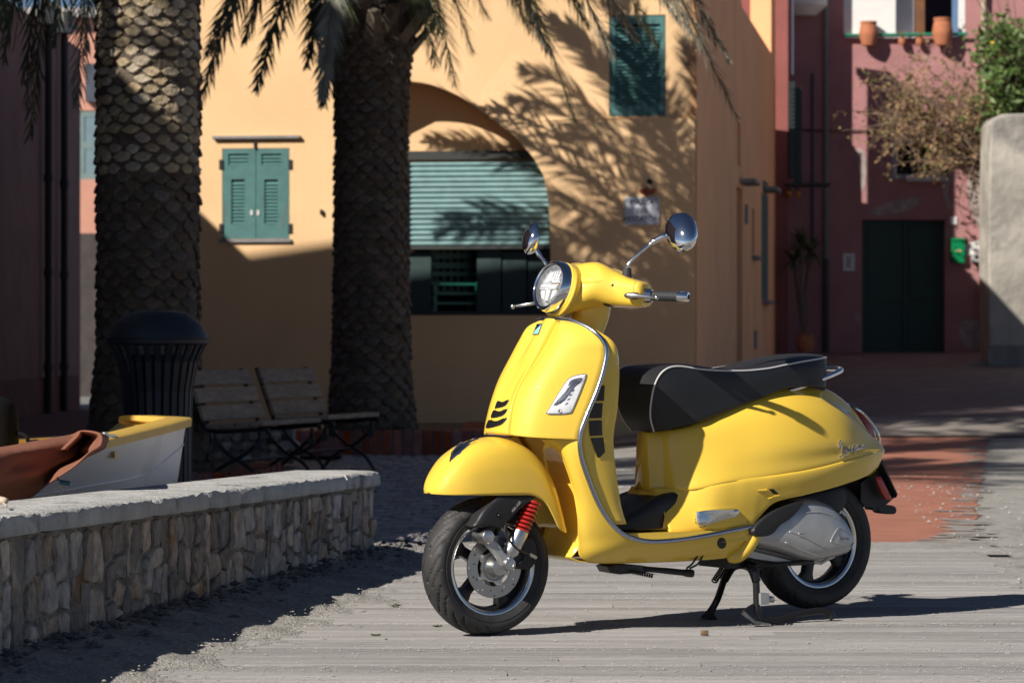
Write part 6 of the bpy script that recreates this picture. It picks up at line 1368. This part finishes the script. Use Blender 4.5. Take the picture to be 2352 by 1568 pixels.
obj('interior', loft(inn, 5, 4), m_inn, bt, smooth=True)
obj('thwart', prism([(0, 0), (1, 0), (1, 1), (0, 1)], lambda a, b: tuple(gN[15] * (.9 - a * .8) + gF[15] * (.1 + .8 * a) + np.array([0, -.2 * b, -.09])), lambda a, b: tuple(gN[15] * (.9 - a * .8) + gF[15] * (.1 + .8 * a) + np.array([0, -.2 * b, -.06]))), m_inn, bt)
cl_ = np.array(at(250, 1012, 13.5 * SB)); obj('rowlock', MB().add(xf(box(-.05, .05, -.02, .02, 0, .012), Matrix.Translation(cl_ + [-.02, .04, .012]) @ Matrix.Rotation(1.1, 4, 'Z'))).add(cyl(cl_ + [-.02, .04, .012], cl_ + [-.02, .04, .035], .014, 10)).vf, m_alu, bt)
# tarpaulin
m_tarp = mat('rust_tarpaulin', (.22, .085, .05), .8, var=.12, vs=4, bump=.35, bs=14)
tk = []
for f, (x0_, y0_, xm, ym, x1_, y1_, d_) in enumerate([(232, 1009, 222, 1032, 150, 1072, 13.30), (214, 1004, 200, 1040, 128, 1098, 13.2 * SB), (190, 1012, 170, 1052, 100, 1118, 13.1), (160, 1018, 130, 1070, 60, 1150, 13.0), (110, 1027, 80, 1088, 10, 1165, 12.85), (40, 1040, 20, 1096, -40, 1170, 12.65), (-40, 1051, -60, 1116, -100, 1190, 12.4), (-130, 1063, -150, 1120, -180, 1200, 12.1)]):
    a_ = np.array(at(x0_, y0_, (d_ + .05) * SB)); m_ = np.array(at(xm, ym, (d_ - .12) * SB)); e_ = np.array(at(x1_, y1_, (d_ - .10) * SB)); w_ = .02 * math.sin(f * 2.4)
    tk.append([a_ + np.array([-.13, .16, -.05]), a_ + np.array([-.07, .09, .0]), a_ + np.array([-.05, .07, .022]), a_ + np.array([.03, -.04, .012]), (a_ + m_) / 2 + np.array([.03 + w_, -.03, 0]), m_ + np.array([.02 - w_, 0, 0]), (m_ + e_) / 2 + np.array([w_, 0, 0]), e_])
e0_ = np.array(at(236, 1013, 13.34 * SB)); tk.insert(0, [e0_ + (np.array(q) - e0_) * .10 for q in tk[0]])
tp_ = thing('tarpaulin', 'rust brown tarpaulin pulled over the boat end and tied down', 'tarpaulin', (-2.08, 12.1, .42))
tl_ = loft(tk, 10, 8)
ey0 = np.array(at(127, 1073, 12.9 * SB)); bun = np.array(at(212, 1012, 13.2 * SB))
def crease(Vs):
    o = []
    for v in Vs:
        v = np.array(v); r1 = np.linalg.norm(v - ey0); r2 = np.linalg.norm(v - bun); a1 = math.atan2(v[2] - ey0[2], (v[1] - ey0[1])); a2 = math.atan2(v[2] - bun[2], v[1] - bun[1])
        d = .45 * (.016 * math.exp(-r2 / .22) * (abs(math.sin(a2 * 9)) - .5) + .012 * math.exp(-r1 / .16) * (abs(math.sin(a1 * 6)) - .6) + .009 * math.sin(v[1] * 9 + v[2] * 5) * math.exp(-((v[2] - .45) / .12) ** 2) - .02 * math.exp(-(r1 / .03) ** 2))
        o.append((v[0] + d * .9, v[1] - d * .4, v[2] + .2 * d))
    return o
obj('cover', (crease(tl_[0]), tl_[1]), m_tarp, tp_, smooth=True, solid=.006)
for k in ():
    q = [np.array(at(205 + 9 * k, 1008 + k, 13.05)), np.array(at(192 - 4 * k + 8 * k, 1035 + 3 * k, 12.98)), np.array(at(160 - 2 * k, 1062 + 4 * k, 12.95)), np.array(at(132, 1070 + 2 * k, 12.93))]; obj('fold', tube(cr(q, 5), [.003] * 4 + [.009] * 8 + [.004] * 4, 8), m_tarp, tp_, smooth=True)
ey_ = np.array(at(127, 1073, 12.9 * SB)); obj('eyelet', lathe([(.008, 0), (.014, .002), (.016, 0)], ey_, (.4, -.9, .1), 12), m_iron, tp_)
obj('tie_cord', tube(cr([ey_, np.array(at(131, 1088, 12.88 * SB)), np.array(at(134, 1103, 12.87 * SB))], 4), .004, 6), m_iron, tp_)
tog = obj('toggle', cyl(at(137, 1106, 12.86 * SB), at(160, 1110, 12.86 * SB), .0095, 10), mat('blue_toggle', (.03, .16, .25), .5, var=0), tp_)
for q in ((140, 1142), (108, 1138), (165, 1140)): obj('tie_cord', tube([at(142, 1110, 12.86 * SB), at(*q, 12.9 * SB)], .0025, 5), mat('pale_cord', (.5, .48, .46), .8, var=0), tp_)
bg_ = thing('black_bundle', 'black covered bundle with a strap standing in the boat at the left edge', 'bundle', at(-10, 1030, 13.9 * SB))
bk = np.array(at(-12, 1045, 13.9 * SB)); obj('bag', loft([[tuple(bk + np.array([.10 * s_ * math.cos(t) - .0, .10 * s_ * math.sin(t), z])) for t in np.linspace(0, 2 * math.pi, 13)[:-1]] for s_, z in ((.95, -.2), (1.0, .05), (.96, .16), (.8, .22), (.3, .245))], 3, 3, cv=True, caps=True), mat('black_cloth', (.007, .007, .008), .9, var=.1, spec=.1), bg_, smooth=40)
obj('strap', tube(cr([at(32, 1000, 13.9 * SB), at(48, 996, 13.85 * SB), at(62, 1004, 13.8 * SB), at(66, 1014, 13.8 * SB), at(88, 1014, 13.8 * SB), at(90, 1024, 13.8 * SB)], 4), .009, 6), MATS['black_cloth'], bg_)
# a piece of driftwood on the wall at the left edge, pebbles at its foot, a dry leaf on the boards
dw = thing('driftwood', 'short weathered stick lying on the wall top at the left edge', 'stick', at(2, 1152, 10.1)); obj('stick', tube(cr([at(-26, 1150, 10.1), at(-8, 1147, 10.05), at(14, 1150, 10.0)], 4), [.012, .013, .014, .014, .013, .013, .012, .012, .010], 8), mat('driftwood', (.40, .33, .25), .9, var=.2), dw, smooth=True); obj('twig', tube([at(2, 1150, 10.05), at(16, 1162, 9.95)], .004, 5), MATS['driftwood'], dw)
lf_ = thing('dry_leaf', 'curled dry brown leaf on the boards in front of the stand', 'leaf', at(1618, 1460, 10.65)); P_ = np.array(at(1618, 1460, K / (1460 - CY)))
lf_.location = P_
obj('leaf_blade', loft([[P_ + np.array([x, y_, z]) for y_, z in ((-w_, .012 + .008), (0, .003), (w_, .010))] for x, w_ in ((-.013, .0008), (-.006, .004), (.004, .005), (.014, .0008))], 3, 3), mat('dry_leaf_brown', (.22, .14, .07), .8, var=.3, vs=60), lf_, smooth=True)
wd_ = MB()
for (px, py) in ((912, 1391), (860, 1460), (1010, 1440), (905, 1392)):
    d_ = K / (py - CY); c = np.array(at(px, py, d_))
    for _ in range(7): wd_.add(([tuple(c + [rng.normal(0, .01), rng.normal(0, .008), 0]), tuple(c + [rng.normal(0, .012), rng.normal(0, .006), .009]), tuple(c + [rng.normal(0, .012), rng.normal(0, .006), .005])], [(0, 1, 2)]))
tag(obj('weeds', wd_.vf, mat('weed', (.09, .11, .04), .7)), kind='stuff')
